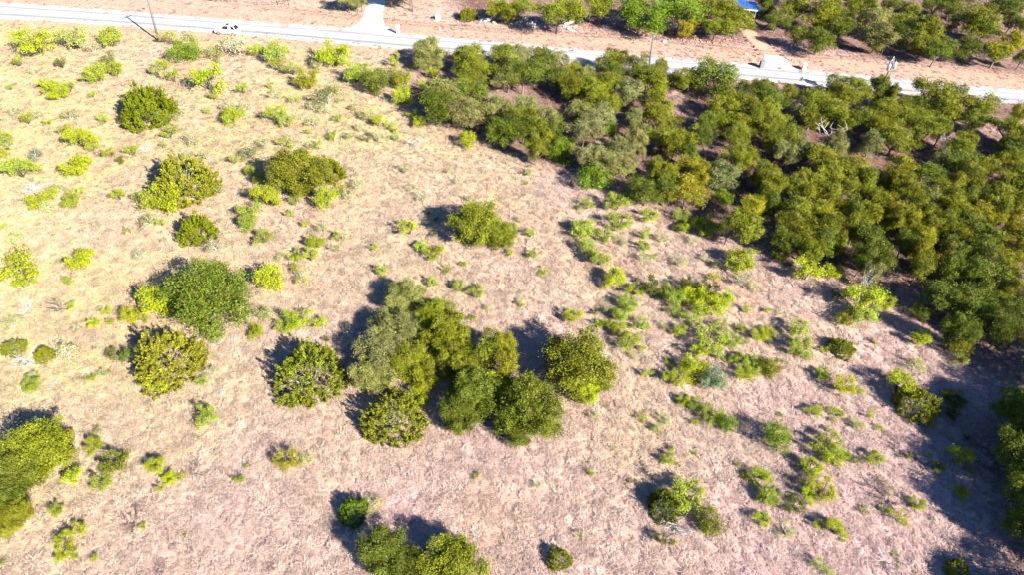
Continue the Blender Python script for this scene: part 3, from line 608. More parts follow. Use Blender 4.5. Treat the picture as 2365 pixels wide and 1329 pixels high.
('M',18.26,51.85,1.55,1.24,'y','small bright lime shrub, second nearest below the big lime thicket'),
('M',22.87,52.74,1.43,1.26,'l','small lime green shrub, fourth nearest right of the big lime thicket'),
('M',25.06,52.64,1.04,0.87,'y','small bright lime shrub, third nearest below the broad lime shrub in front of the wood'),
('M',26.50,51.44,1.67,1.49,'y','small bright lime shrub, third nearest left of the upright pale lime shrub'),
('M',27.90,52.41,1.04,0.86,'y','small bright lime shrub, second nearest left of the upright pale lime shrub'),
('M',21.25,50.10,2.90,2.33,'l','lime green shrub, second nearest above the tall lime shrub by grey ball'),
('M',23.50,50.31,1.77,1.45,'l','small lime green shrub, third nearest right of the tall lime shrub by grey ball'),
('P',25.07,50.56,1.02,0.74,'p','small pale yellow green feathery shrub, nearest above the grey green ball'),
('M',21.67,48.66,1.37,1.10,'l','small lime green shrub, nearest right of the tall lime shrub by grey ball'),
('M',19.53,48.54,1.87,1.66,'y','small bright lime shrub, nearest above the tall lime shrub by grey ball'),
('M',18.75,46.37,2.31,1.98,'y','tall lime shrub just left of the grey green ball'),
('B',16.32,47.42,0.99,0.75,'y','bright lime low shrub, nearest left of the tall lime shrub by grey ball'),
('M',17.09,44.99,1.92,1.64,'y','bright lime shrub, nearest left of the tall lime shrub by grey ball'),
('M',15.85,45.31,1.33,1.12,'l','small lime green shrub, second nearest left of the tall lime shrub by grey ball'),
('B',13.86,45.77,1.21,1.04,'l','lime green low shrub, second nearest left of the tall lime shrub by grey ball'),
('K',18.63,45.00,1.20,0.73,'o','small olive leafy bush, nearest below the tall lime shrub by grey ball'),
('K',20.28,44.82,2.75,1.93,'t','smooth grey green ball shrub among the lime shrubs at right'),
('M',23.27,47.99,1.24,0.97,'l','small lime green shrub, nearest right of the grey green ball'),
('M',24.53,47.70,1.73,1.53,'l','small lime green shrub, third nearest right of the grey green ball'),
('M',23.66,45.98,1.82,1.41,'y','small bright lime shrub, nearest above the green bush with dark twigs'),
('M',24.85,46.49,1.34,1.08,'l','small lime green shrub, nearest above the vivid green bush'),
('K',26.22,46.99,1.96,1.30,'o','small olive leafy bush, nearest right of the grey green ball'),
('M',17.05,42.35,1.05,0.91,'y','small bright lime shrub, nearest below the tall lime shrub by grey ball'),
('M',17.92,41.89,1.28,1.11,'l','small lime green shrub, nearest below the grey green ball'),
('M',19.22,40.56,1.82,1.57,'l','small lime green shrub, nearest left of the green bush with dark twigs'),
('B',17.83,39.96,0.80,0.66,'y','tiny bright lime low shrub, nearest left of the green bush with dark twigs'),
('K',20.53,39.58,2.03,1.44,'G','bright green bush with pale shrubs above it in right foreground'),
('P',18.84,41.19,1.73,1.11,'s','grey green feathery shrub, nearest left of the green bush with dark twigs'),
('B',12.70,40.28,0.91,0.73,'y','bright lime low shrub, third nearest right of the dome oak right of the grove'),
('P',14.88,40.14,1.25,0.82,'p','small pale yellow green feathery shrub, nearest left of the grey green ball'),
('P',13.92,39.18,0.90,0.66,'p','small pale yellow green feathery shrub, second nearest left of the grey green ball'),
('P',8.25,40.25,1.03,0.78,'w','small pale straw green feathery shrub, nearest below the dome oak right of the grove'),
('P',12.86,48.20,1.12,0.83,'w','small pale straw green feathery shrub, nearest right of the dome oak right of the grove'),
('D',15.34,47.65,1.36,0.61,'d','small grey bare dead branches, nearest left of the tall lime shrub by grey ball'),
('M',39.21,56.43,4.01,3.56,'y','tallest lime tree standing on the edge of the deep wood shade'),
('M',38.91,54.71,2.64,2.10,'l','lime green shrub, nearest below the tall lime tree by the shade'),
('M',42.20,57.26,2.04,1.60,'y','bright lime shrub, nearest right of the tall lime tree by the shade'),
('K',36.73,54.27,2.11,1.43,'k','small greyish olive leafy bush, nearest below the tall lime tree by the shade'),
('B',37.26,58.53,0.97,0.82,'g','mid green low shrub, nearest left of the tall lime tree by the shade'),
('K',45.82,55.58,2.41,1.48,'g','small mid green leafy bush, nearest left of the olive bush below the shade'),
('O',47.92,55.80,3.55,4.37,'g','small dark green oak, fourth nearest above the olive bush below the shade'),
('O',50.42,56.43,3.32,3.96,'g','small dark green oak, fifth nearest above the olive bush below the shade'),
('O',53.36,56.91,3.33,4.09,'g','small dark green oak, sixth nearest above the olive bush below the shade'),
('O',49.99,53.77,3.11,4.27,'g','small dark green oak, third nearest above the olive bush below the shade'),
('O',46.46,50.81,2.41,4.43,'g','small dark green oak, second nearest above the olive bush below the shade'),
('O',50.72,52.61,2.70,4.39,'g','small dark green oak, nearest right of the olive bush below the shade'),
('O',55.75,57.00,2.57,4.29,'o','small olive green oak, sixth nearest right of the olive bush below the shade'),
('O',53.80,53.06,2.59,4.50,'g','small dark green oak, fifth nearest right of the olive bush below the shade'),
('O',53.03,50.73,2.05,4.01,'g','small dark green oak, fourth nearest right of the olive bush below the shade'),
('O',47.56,50.69,2.17,4.44,'g','small dark green oak, nearest above the olive bush below the shade'),
('O',53.49,54.77,2.26,3.88,'o','small olive green oak, third nearest right of the olive bush below the shade'),
('O',51.02,50.65,2.29,4.41,'g','small dark green oak, second nearest right of the olive bush below the shade'),
('K',47.47,50.27,2.91,1.99,'o','olive bush on the lower right rim of the dense wood'),
('M',47.08,48.72,1.50,1.31,'p','small pale yellow green shrub, nearest below the olive bush below the shade'),
('M',43.82,51.30,1.92,1.72,'y','bright lime shrub, nearest left of the olive bush below the shade'),
('M',31.14,52.22,2.19,1.91,'l','lime green shrub, nearest above the upright pale lime shrub'),
('M',30.41,49.41,2.26,1.97,'l','upright pale lime shrub left of the small half dead juniper'),
('H',35.03,50.02,3.04,1.44,'j','small half dead juniper with grey twigs in the right field'),
('B',33.34,49.93,0.89,0.65,'y','tiny bright lime low shrub, nearest left of the small half dead juniper'),
('B',39.16,51.30,0.77,0.64,'p','tiny pale yellow green low shrub, nearest right of the small half dead juniper'),
('P',42.14,47.76,1.85,1.33,'l','lime green feathery shrub, nearest above the large half dead juniper at right'),
('M',38.92,44.77,2.62,2.30,'y','bright lime shrub, nearest above the large half dead juniper at right'),
('H',39.72,42.58,4.43,2.34,'k','large half dead juniper with a lime crown at its upper left'),
('M',43.75,43.40,1.77,1.54,'g','small mid green shrub, second nearest right of the large half dead juniper at right'),
('M',42.94,41.74,1.39,1.10,'g','small mid green shrub, nearest right of the large half dead juniper at right'),
('B',39.87,40.51,1.37,1.10,'o','olive low shrub, nearest below the large half dead juniper at right'),
('M',31.80,46.29,1.34,1.06,'l','small lime green shrub, nearest below the small half dead juniper'),
('M',33.27,44.56,2.26,1.91,'Y','yellow lime shrub, nearest right of the upright pale lime shrub'),
('B',35.09,44.37,0.84,0.70,'l','tiny lime green low shrub, nearest below the small half dead juniper'),
('M',29.47,41.47,1.27,1.10,'y','small bright lime shrub, nearest right of the vivid green bush'),
('M',31.66,41.37,1.38,1.10,'l','small lime green shrub, second nearest left of the large half dead juniper at right'),
('P',30.31,41.99,1.16,0.87,'w','small pale straw green feathery shrub, nearest right of the vivid green bush'),
('M',27.83,51.97,1.29,1.04,'y','small bright lime shrub, nearest left of the upright pale lime shrub'),
('B',27.54,51.05,0.77,0.64,'l','tiny lime green low shrub, nearest left of the upright pale lime shrub'),
('K',26.65,46.76,2.32,1.47,'o','small olive leafy bush, nearest left of the upright pale lime shrub'),
('B',26.15,41.18,0.69,0.53,'l','tiny lime green low shrub, nearest above the vivid green bush'),
('B',34.92,41.26,0.92,0.71,'y','bright lime low shrub, second nearest left of the large half dead juniper at right'),
('P',33.09,40.18,1.37,0.93,'l','small lime green feathery shrub, nearest left of the large half dead juniper at right'),
('B',35.26,39.88,0.80,0.66,'y','tiny bright lime low shrub, nearest left of the large half dead juniper at right'),
('B',30.30,39.56,0.91,0.73,'p','pale yellow green low shrub, nearest right of the vivid green bush'),
('P',30.04,55.41,0.80,0.55,'w','small pale straw green feathery shrub, nearest above the upright pale lime shrub'),
('B',28.75,55.70,0.81,0.65,'y','tiny bright lime low shrub, nearest above the upright pale lime shrub'),
('D',32.54,44.27,1.31,0.66,'d','small grey bare dead branches, nearest below the small half dead juniper'),
('O',47.76,41.65,2.84,4.10,'g','small dark green oak, nearest above the lime shrub on the shade line'),
('O',47.35,39.31,2.55,4.25,'g','small dark green oak, nearest below the olive bush below the shade'),
('L',-40.96,33.68,5.40,3.94,'o','big olive oak cut by the left edge in the foreground'),
('L',-41.68,31.70,4.27,3.56,'g','small dark green dense oak, nearest below the big left foreground oak'),
('L',-41.53,29.69,3.38,2.77,'g','small dark green dense oak, nearest above the low oak at left foreground'),
('H',-41.08,35.28,4.07,1.99,'k','greyish olive half dead juniper, nearest right of the big left foreground oak'),
('L',-40.06,27.92,2.92,2.18,'o','lowest olive oak of the left foreground group, cut by the edge'),
('M',-37.20,35.47,1.40,1.23,'y','small bright lime shrub, second nearest right of the big left foreground oak'),
('M',-37.35,32.07,1.75,1.55,'y','small bright lime shrub, nearest right of the big left foreground oak'),
('M',-34.45,33.45,2.30,1.73,'o','olive shrub, nearest left of the lime shrub with blue shadow'),
('M',-34.58,31.78,1.54,1.34,'l','small lime green shrub, second nearest left of the lime shrub with blue shadow'),
('M',-30.88,33.50,1.68,1.35,'y','lime shrub with a sharp blue shadow in left foreground'),
('M',-29.29,32.47,1.14,0.90,'y','small bright lime shrub, nearest right of the lime shrub with blue shadow'),
('M',-29.79,31.46,0.82,0.73,'p','small pale yellow green shrub, nearest below the lime shrub with blue shadow'),
('B',-28.56,32.41,0.73,0.58,'y','tiny bright lime low shrub, nearest right of the lime shrub with blue shadow'),
('B',-28.29,32.94,0.63,0.54,'y','tiny bright lime low shrub, nearest left of the dark dead twigs'),
('D',-27.21,33.52,1.79,0.90,'d','dark dead twigs alone in the left foreground grass'),
('M',-37.46,29.09,1.09,0.92,'l','small lime green shrub, nearest right of the low oak at left foreground'),
('M',-35.54,26.64,1.35,1.20,'y','small bright lime shrub, second nearest right of the low oak at left foreground'),
('M',-34.67,27.43,1.36,1.13,'y','small bright lime shrub, second nearest below the big left foreground oak'),
('M',-34.82,25.26,1.41,1.18,'y','small bright lime shrub, third nearest right of the low oak at left foreground'),
('B',-34.01,25.27,0.66,0.57,'y','tiny bright lime low shrub, nearest right of the low oak at left foreground'),
('B',-32.45,25.22,0.66,0.57,'y','tiny bright lime low shrub, second nearest right of the low oak at left foreground'),
('B',-29.72,28.03,0.69,0.58,'y','tiny bright lime low shrub, nearest below the lime shrub with blue shadow'),
('D',-30.83,28.61,2.18,1.01,'d','grey bare dead branches, nearest below the lime shrub with blue shadow'),
('B',-26.18,27.39,0.49,0.41,'y','tiny bright lime low shrub, nearest below the dark dead twigs'),
('D',-25.29,27.05,0.87,0.43,'d','small grey bare dead branches, nearest below the dark dead twigs'),
('B',-23.24,32.47,1.14,0.97,'l','lime green low shrub, nearest right of the dark dead twigs'),
('P',-28.48,36.71,0.66,0.43,'w','small pale straw green feathery shrub, nearest above the dark dead twigs'),
('B',-23.00,34.05,0.64,0.52,'p','tiny pale yellow green low shrub, nearest left of the yellow lime shrub in foreground'),
('B',-39.40,24.69,0.56,0.48,'l','tiny lime green low shrub, nearest below the low oak at left foreground'),
('M',-19.45,34.33,2.01,1.65,'Y','yellow lime shrub with a pale twin in the foreground grass'),
('P',-18.04,34.65,1.17,0.79,'l','small lime green feathery shrub, nearest right of the yellow lime shrub in foreground'),
('J',-12.69,29.64,2.90,1.68,'G','small bright green juniper above the bottom oaks'),
('P',-11.42,30.26,1.71,1.11,'p','pale yellow green feathery shrub, nearest right of the small bright juniper'),
('L',-9.57,25.54,4.12,3.29,'g','dark oak with white dead twigs at the bottom edge'),
('D',-9.65,25.83,1.43,0.64,'d','small grey bare dead branches, nearest below the bottom oak with white twigs'),
('L',-7.49,24.70,3.07,2.45,'g','small dark green dense oak, nearest right of the bottom oak with white twigs'),
('L',-4.01,24.57,4.43,3.36,'o','olive oak cut by the bottom edge, right of the dark oak'),
('B',-2.64,33.51,0.74,0.62,'p',"tiny pale yellow green low shrub, nearest below the green oak at grove's right end"),
('B',-3.53,27.47,0.88,0.69,'l','tiny lime green low shrub, nearest above the bottom oak'),
('P',13.99,38.95,1.01,0.69,'p','small pale yellow green feathery shrub, nearest above the green ring juniper'),
('B',7.41,34.12,0.85,0.67,'l','tiny lime green low shrub, nearest above the small olive juniper at bottom'),
('B',14.99,36.94,0.77,0.56,'l','tiny lime green low shrub, third nearest above the green ring juniper'),
('M',14.39,35.59,1.19,1.00,'l','small lime green shrub, nearest above the green ring juniper'),
('B',15.26,35.35,0.54,0.41,'y','tiny bright lime low shrub, nearest above the green ring juniper'),
('B',16.29,36.39,0.49,0.37,'l','tiny lime green low shrub, second nearest above the green ring juniper'),
('B',17.12,36.52,0.55,0.41,'l','tiny lime green low shrub, second nearest left of the green bush with dark twigs'),
('P',2.73,32.77,0.84,0.59,'w',"small pale straw green feathery shrub, nearest below the green oak at grove's right end"),
('B',10.90,33.55,0.63,0.51,'g','tiny mid green low shrub, nearest left of the green ring juniper'),
('H',13.55,30.92,3.45,1.85,'g','green half dead juniper around a grey twig heart in foreground'),
('M',15.11,31.67,2.65,2.16,'l','lime green shrub, nearest right of the green ring juniper'),
('D',14.58,29.46,2.60,1.16,'d','grey bare dead branches, nearest below the green ring juniper'),
('K',16.99,29.29,2.49,1.53,'o','small olive leafy bush, nearest right of the green ring juniper'),
('B',12.71,28.03,1.28,1.07,'g','mid green low shrub, nearest below the green ring juniper'),
('B',13.81,27.81,0.59,0.45,'y','tiny bright lime low shrub, second nearest below the green ring juniper'),
('P',6.15,28.24,0.79,0.58,'w','small pale straw green feathery shrub, nearest above the small olive juniper at bottom'),
('J',4.28,26.08,2.10,1.26,'k','small olive juniper near the bottom edge'),
('M',21.21,34.29,0.85,0.73,'g','small mid green shrub, nearest below the green bush with dark twigs'),
('M',22.47,34.13,1.59,1.26,'y','small bright lime shrub, nearest below the vivid green bush'),
('M',22.43,32.06,1.55,1.19,'l','small lime green shrub, third nearest left of the dark dead branches'),
('M',21.47,30.04,1.21,0.98,'y','small bright lime shrub, second nearest below the dark dead branches'),
('B',20.69,35.35,0.75,0.64,'p','tiny pale yellow green low shrub, nearest below the green bush with dark twigs'),
('P',9.84,36.82,0.66,0.44,'w','small pale straw green feathery shrub, second nearest above the green ring juniper'),
('K',24.81,38.06,2.99,2.10,'G','vivid green round bush in the lower right field'),
('M',29.61,37.71,2.09,1.78,'l','lime green shrub, second nearest above the dark dead branches'),
('M',28.88,36.64,1.96,1.75,'y','bright lime shrub, nearest above the dark dead branches'),
('M',29.70,35.94,1.62,1.36,'y','small bright lime shrub, second nearest above the yellow lime shrub at lower right'),
('M',30.85,36.71,1.09,0.90,'l','small lime green shrub, nearest left of the forked dark branches'),
('M',27.16,34.97,1.92,1.57,'y','bright lime shrub, nearest above the yellow lime shrub at lower right'),
('M',27.45,32.66,2.28,1.75,'Y','yellow lime shrub over dark dead branches at lower right'),
('M',26.13,32.32,1.35,1.09,'y','small bright lime shrub, nearest left of the yellow lime shrub at lower right'),
('M',24.59,31.39,1.53,1.34,'g','small mid green shrub, nearest below the dark dead branches'),
('B',26.28,33.55,0.95,0.76,'y','bright lime low shrub, nearest right of the dark dead branches'),
('D',25.32,33.62,2.00,0.98,'d','dark dead branches in shade left of the yellow lime shrub'),
('D',28.23,37.87,1.33,0.63,'d','small grey bare dead branches, nearest right of the vivid green bush'),
('M',33.36,36.31,1.52,1.14,'l','small lime green shrub, nearest above the forked dark branches'),
('B',31.52,36.03,1.19,1.01,'s','grey green low shrub, nearest right of the yellow lime shrub at lower right'),
('D',36.46,37.77,2.22,1.10,'d','grey bare dead branches, nearest below the large half dead juniper at right'),
('B',36.64,36.74,0.88,0.73,'o','tiny olive low shrub, nearest above the forked dark branches'),
('B',38.65,36.98,0.66,0.52,'l','tiny lime green low shrub, nearest right of the forked dark branches'),
('M',41.20,36.52,2.06,1.69,'y','lime shrub on twisted dark stems at the shade line, lower right'),
('B',38.90,35.48,1.29,1.06,'j','dark olive low shrub, nearest left of the lime shrub on the shade line'),
('M',39.74,33.07,1.25,1.06,'y','small bright lime shrub, nearest below the lime shrub on the shade line'),
('B',41.81,35.49,0.65,0.54,'l','tiny lime green low shrub, nearest below the lime shrub on the shade line'),
('D',33.18,32.66,2.91,1.45,'d','forked dark bare branches with pale leaves at lower right'),
('P',33.59,33.01,0.94,0.66,'s','small grey green feathery shrub, nearest above the forked dark branches'),
('P',33.25,34.12,0.85,0.61,'s','small grey green feathery shrub, second nearest above the forked dark branches'),
('M',35.44,31.80,1.13,0.86,'y','small bright lime shrub, nearest right of the forked dark branches'),
('B',33.24,30.38,1.31,1.05,'y','bright lime low shrub, second nearest below the forked dark branches'),
('B',32.38,31.16,0.92,0.75,'l','lime green low shrub, nearest below the forked dark branches'),
('B',30.67,31.24,0.82,0.62,'p','tiny pale yellow green low shrub, nearest left of the forked dark branches'),
('B',26.01,29.56,0.90,0.76,'y','bright lime low shrub, nearest below the yellow lime shrub at lower right'),
('M',27.37,29.34,1.49,1.31,'y','small bright lime shrub, nearest below the yellow lime shrub at lower right'),
('B',27.89,28.41,0.49,0.36,'y','tiny bright lime low shrub, second nearest below the yellow lime shrub at lower right'),
('P',23.25,28.94,1.68,1.13,'p','pale yellow green feathery shrub, nearest below the dark dead branches'),
('B',21.91,30.11,0.61,0.51,'y','tiny bright lime low shrub, nearest below the dark dead branches'),
('M',22.68,32.07,1.55,1.33,'l','small lime green shrub, second nearest left of the dark dead branches'),
('M',23.07,34.06,1.06,0.86,'l','small lime green shrub, nearest left of the dark dead branches'),
('P',25.03,26.24,1.15,0.87,'l','small lime green feathery shrub, second nearest below the yellow lime shrub at lower right'),
('P',25.81,25.57,0.95,0.63,'l','small lime green feathery shrub, nearest below the forked dark branches'),
('D',30.97,26.68,2.22,1.00,'d','grey bare dead branches, second nearest below the forked dark branches'),
('B',31.77,27.36,0.59,0.46,'l','tiny lime green low shrub, second nearest left of the corner juniper'),
('B',31.52,26.26,0.48,0.40,'l','tiny lime green low shrub, nearest left of the corner juniper'),
('D',32.22,26.97,1.45,0.68,'d','small grey bare dead branches, nearest left of the corner juniper'),
('D',39.29,31.49,1.64,0.73,'d','small grey bare dead branches, nearest below the lime shrub on the shade line'),
('J',36.13,26.01,2.19,1.27,'k','olive yellow juniper at the bottom edge near the right corner'),
('B',43.22,39.08,0.68,0.57,'g','tiny mid green low shrub, nearest above the lime shrub on the shade line'),
('O',43.10,32.12,2.53,4.44,'g','small dark green oak, nearest above the corner juniper'),
('O',44.67,36.73,2.27,4.32,'g','small dark green oak, nearest right of the lime shrub on the shade line'),
('O',44.85,34.67,2.61,4.35,'g','small dark green oak, second nearest right of the lime shrub on the shade line'),
('O',41.97,29.15,2.43,3.98,'g','small dark green oak, nearest right of the corner juniper'),
('O',54.47,45.18,5.14,5.42,'g','dark green oak, ninth nearest right of the olive bush below the shade'),
('O',49.05,37.86,5.04,4.84,'g','dark green oak, fifth nearest right of the lime shrub on the shade line'),
('O',48.35,32.14,4.98,4.51,'g','dark green oak, fifth nearest right of the corner juniper'),
('O',43.89,27.57,4.43,4.51,'o','olive green oak, third nearest right of the corner juniper'),
('O',53.19,38.92,5.10,4.78,'o','olive green oak, eighth nearest right of the lime shrub on the shade line'),
('O',46.96,26.44,4.89,4.41,'g','dark green oak, sixth nearest right of the corner juniper'),
('O',42.13,22.71,4.64,4.74,'o','olive green oak, fourth nearest right of the corner juniper'),
('O',39.13,21.77,4.08,3.90,'g','small dark green oak, second nearest right of the corner juniper'),
('O',59.55,55.40,4.96,4.79,'o','olive green oak, eighth nearest right of the olive bush below the shade'),
('O',64.70,66.23,5.07,4.82,'o','olive green oak, 19th nearest right of the golden crown in the wood'),
('O',59.79,45.73,5.50,5.47,'o','olive green oak, 11th nearest right of the lime shrub on the shade line'),
('O',69.96,77.59,5.12,4.77,'o','olive green oak, 16th nearest right of the golden crown in the wood'),
('O',77.06,90.37,5.14,5.01,'o','olive green oak, fourth nearest right of the road side oak with yellow flank'),
('O',-30.87,153.04,5.33,5.16,'g','dark green oak, second nearest left of the pale utility box'),
('O',20.31,151.58,5.30,5.19,'g','dark green oak, fourth nearest above the pole behind the trees'),
('O',34.58,153.92,5.36,5.05,'g','dark green oak, fifth nearest above the pole behind the trees'),
('O',59.03,153.92,4.88,4.72,'g','dark green oak, third nearest right of the blue roofed shelter'),
('O',78.39,155.80,5.41,5.49,'g','dark green oak, 12th nearest above the transformer pole'),
('O',99.85,156.87,4.95,4.57,'g','dark green oak, sixth nearest above the lone front oak across the road'),
('O',-22.17,144.18,4.40,8.00,'o','olive green oak, nearest above the pale utility box'),
('O',-23.18,147.86,4.40,8.00,'o','olive green oak, second nearest above the pale utility box'),
('O',-26.88,146.08,4.40,8.00,'o','olive green oak, nearest left of the pale utility box'),
('O',-35.10,142.78,3.60,4.60,'s','small grey green oak, nearest above the lime shrub under the long road bend'),
('O',-33.44,143.02,3.00,4.60,'s','small grey green oak, second nearest left of the white mailbox pillar'),
('O',-32.66,143.19,2.60,4.40,'s','small grey green oak, nearest left of the white mailbox pillar'),
('O',55.76,37.15,5.60,9.00,'g','dark green oak, 12th nearest right of the lime shrub on the shade line'),
('O',55.35,34.81,5.60,9.00,'g','dark green oak, 11th nearest right of the corner juniper'),
('O',51.10,27.62,5.60,9.00,'g','dark green oak, eighth nearest right of the corner juniper'),
('O',52.67,32.23,5.60,9.00,'g','dark green oak, seventh nearest right of the corner juniper'),
('O',52.85,30.17,5.60,9.00,'g','dark green oak, ninth nearest right of the corner juniper'),
('O',49.97,24.65,5.60,9.00,'g','dark green oak, tenth nearest right of the corner juniper'),
]
ROAD_FAR = [(-132.53, 146.27), (-117.58, 144.28), (-107.86, 143.12), (-84.17, 140.5), (-51.86, 136.19), (-35.02, 134.42), (-21.14, 131.94), (-0.6, 128.78), (23.21, 124.89), (46.61, 121.67), (62.59, 118.42), (77.51, 115.95), (89.2, 114.03), (98.52, 112.41), (112.01, 110.11)]
ROAD_NEAR = [(-126.76, 137.94), (-112.36, 135.9), (-103.15, 134.93), (-80.22, 132.99), (-49.91, 129.52), (-33.49, 126.86), (-19.83, 124.92), (-5.21, 123.55), (8.88, 120.75), (28.33, 117.73), (44.99, 115.55), (66.15, 112.26), (81.44, 109.99), (86.66, 109.33), (95.74, 107.81), (108.78, 105.48)]
DRIVE = [(-32.72, 154.01), (-32.24, 147.46), (-32.01, 140.59), (-32.12, 137.78), (-32.52, 136.16), (-33.88, 134.72), (-34.91, 133.87), (-21.08, 131.43), (-22.92, 131.95), (-24.06, 133.17), (-25.74, 134.93), (-26.49, 135.89), (-27.45, 138.1), (-28.13, 141.58), (-28.69, 147.72), (-29.24, 154.27)]
APRON = [(46.66, 126.84), (49.49, 126.74), (50.73, 124.09), (50.86, 120.63), (45.13, 121.48)]
DIRT_DRIVE = [(45.68, 145.79), (44.86, 140.98), (45.02, 135.59), (45.91, 130.14), (46.49, 127.14), (46.56, 126.46), (49.51, 126.44), (49.79, 127.75), (49.06, 130.96), (48.61, 133.45), (47.96, 136.67), (48.3, 141.21), (49.58, 146.06)]
WOOD = [(-23.53, 120.81), (-18.24, 116.53), (-19.07, 105.58), (-16.09, 99.01), (-11.7, 96.44), (0.62, 86.8), (8.7, 83.69), (15.58, 78.55), (28.29, 68.97), (30.84, 66.04), (40.0, 61.54), (41.47, 58.58), (45.54, 55.17), (47.67, 49.4), (50.61, 45.39), (50.38, 42.13), (45.43, 39.43), (44.03, 43.52), (40.23, 39.76), (42.57, 32.94), (42.04, 26.68), (40.39, 20.37), (56.11, 20.75), (121.67, 103.53), (86.58, 109.17), (65.99, 111.87), (44.85, 115.02), (28.25, 117.18), (8.86, 120.19), (-5.18, 122.91), (-15.85, 123.4)]
FAR_WOOD = [(-13.67, 146.52), (-8.86, 142.45), (8.9, 138.07), (20.19, 137.03), (24.25, 134.65), (42.56, 132.0), (51.78, 134.74), (59.18, 130.99), (73.51, 124.93), (93.0, 121.06), (115.32, 114.86), (170.58, 194.05), (-21.51, 178.0)]
DRIVE_STONES_LEFT = [(45.15, 134.82), (45.15, 133.44), (45.39, 131.97), (45.62, 130.26), (45.86, 128.84), (45.82, 126.78)]
DRIVE_STONES_RIGHT = [(49.08, 133.02), (49.36, 131.43), (49.57, 129.99), (49.85, 128.44), (49.89, 126.66), (50.28, 126.56), (50.42, 125.57)]
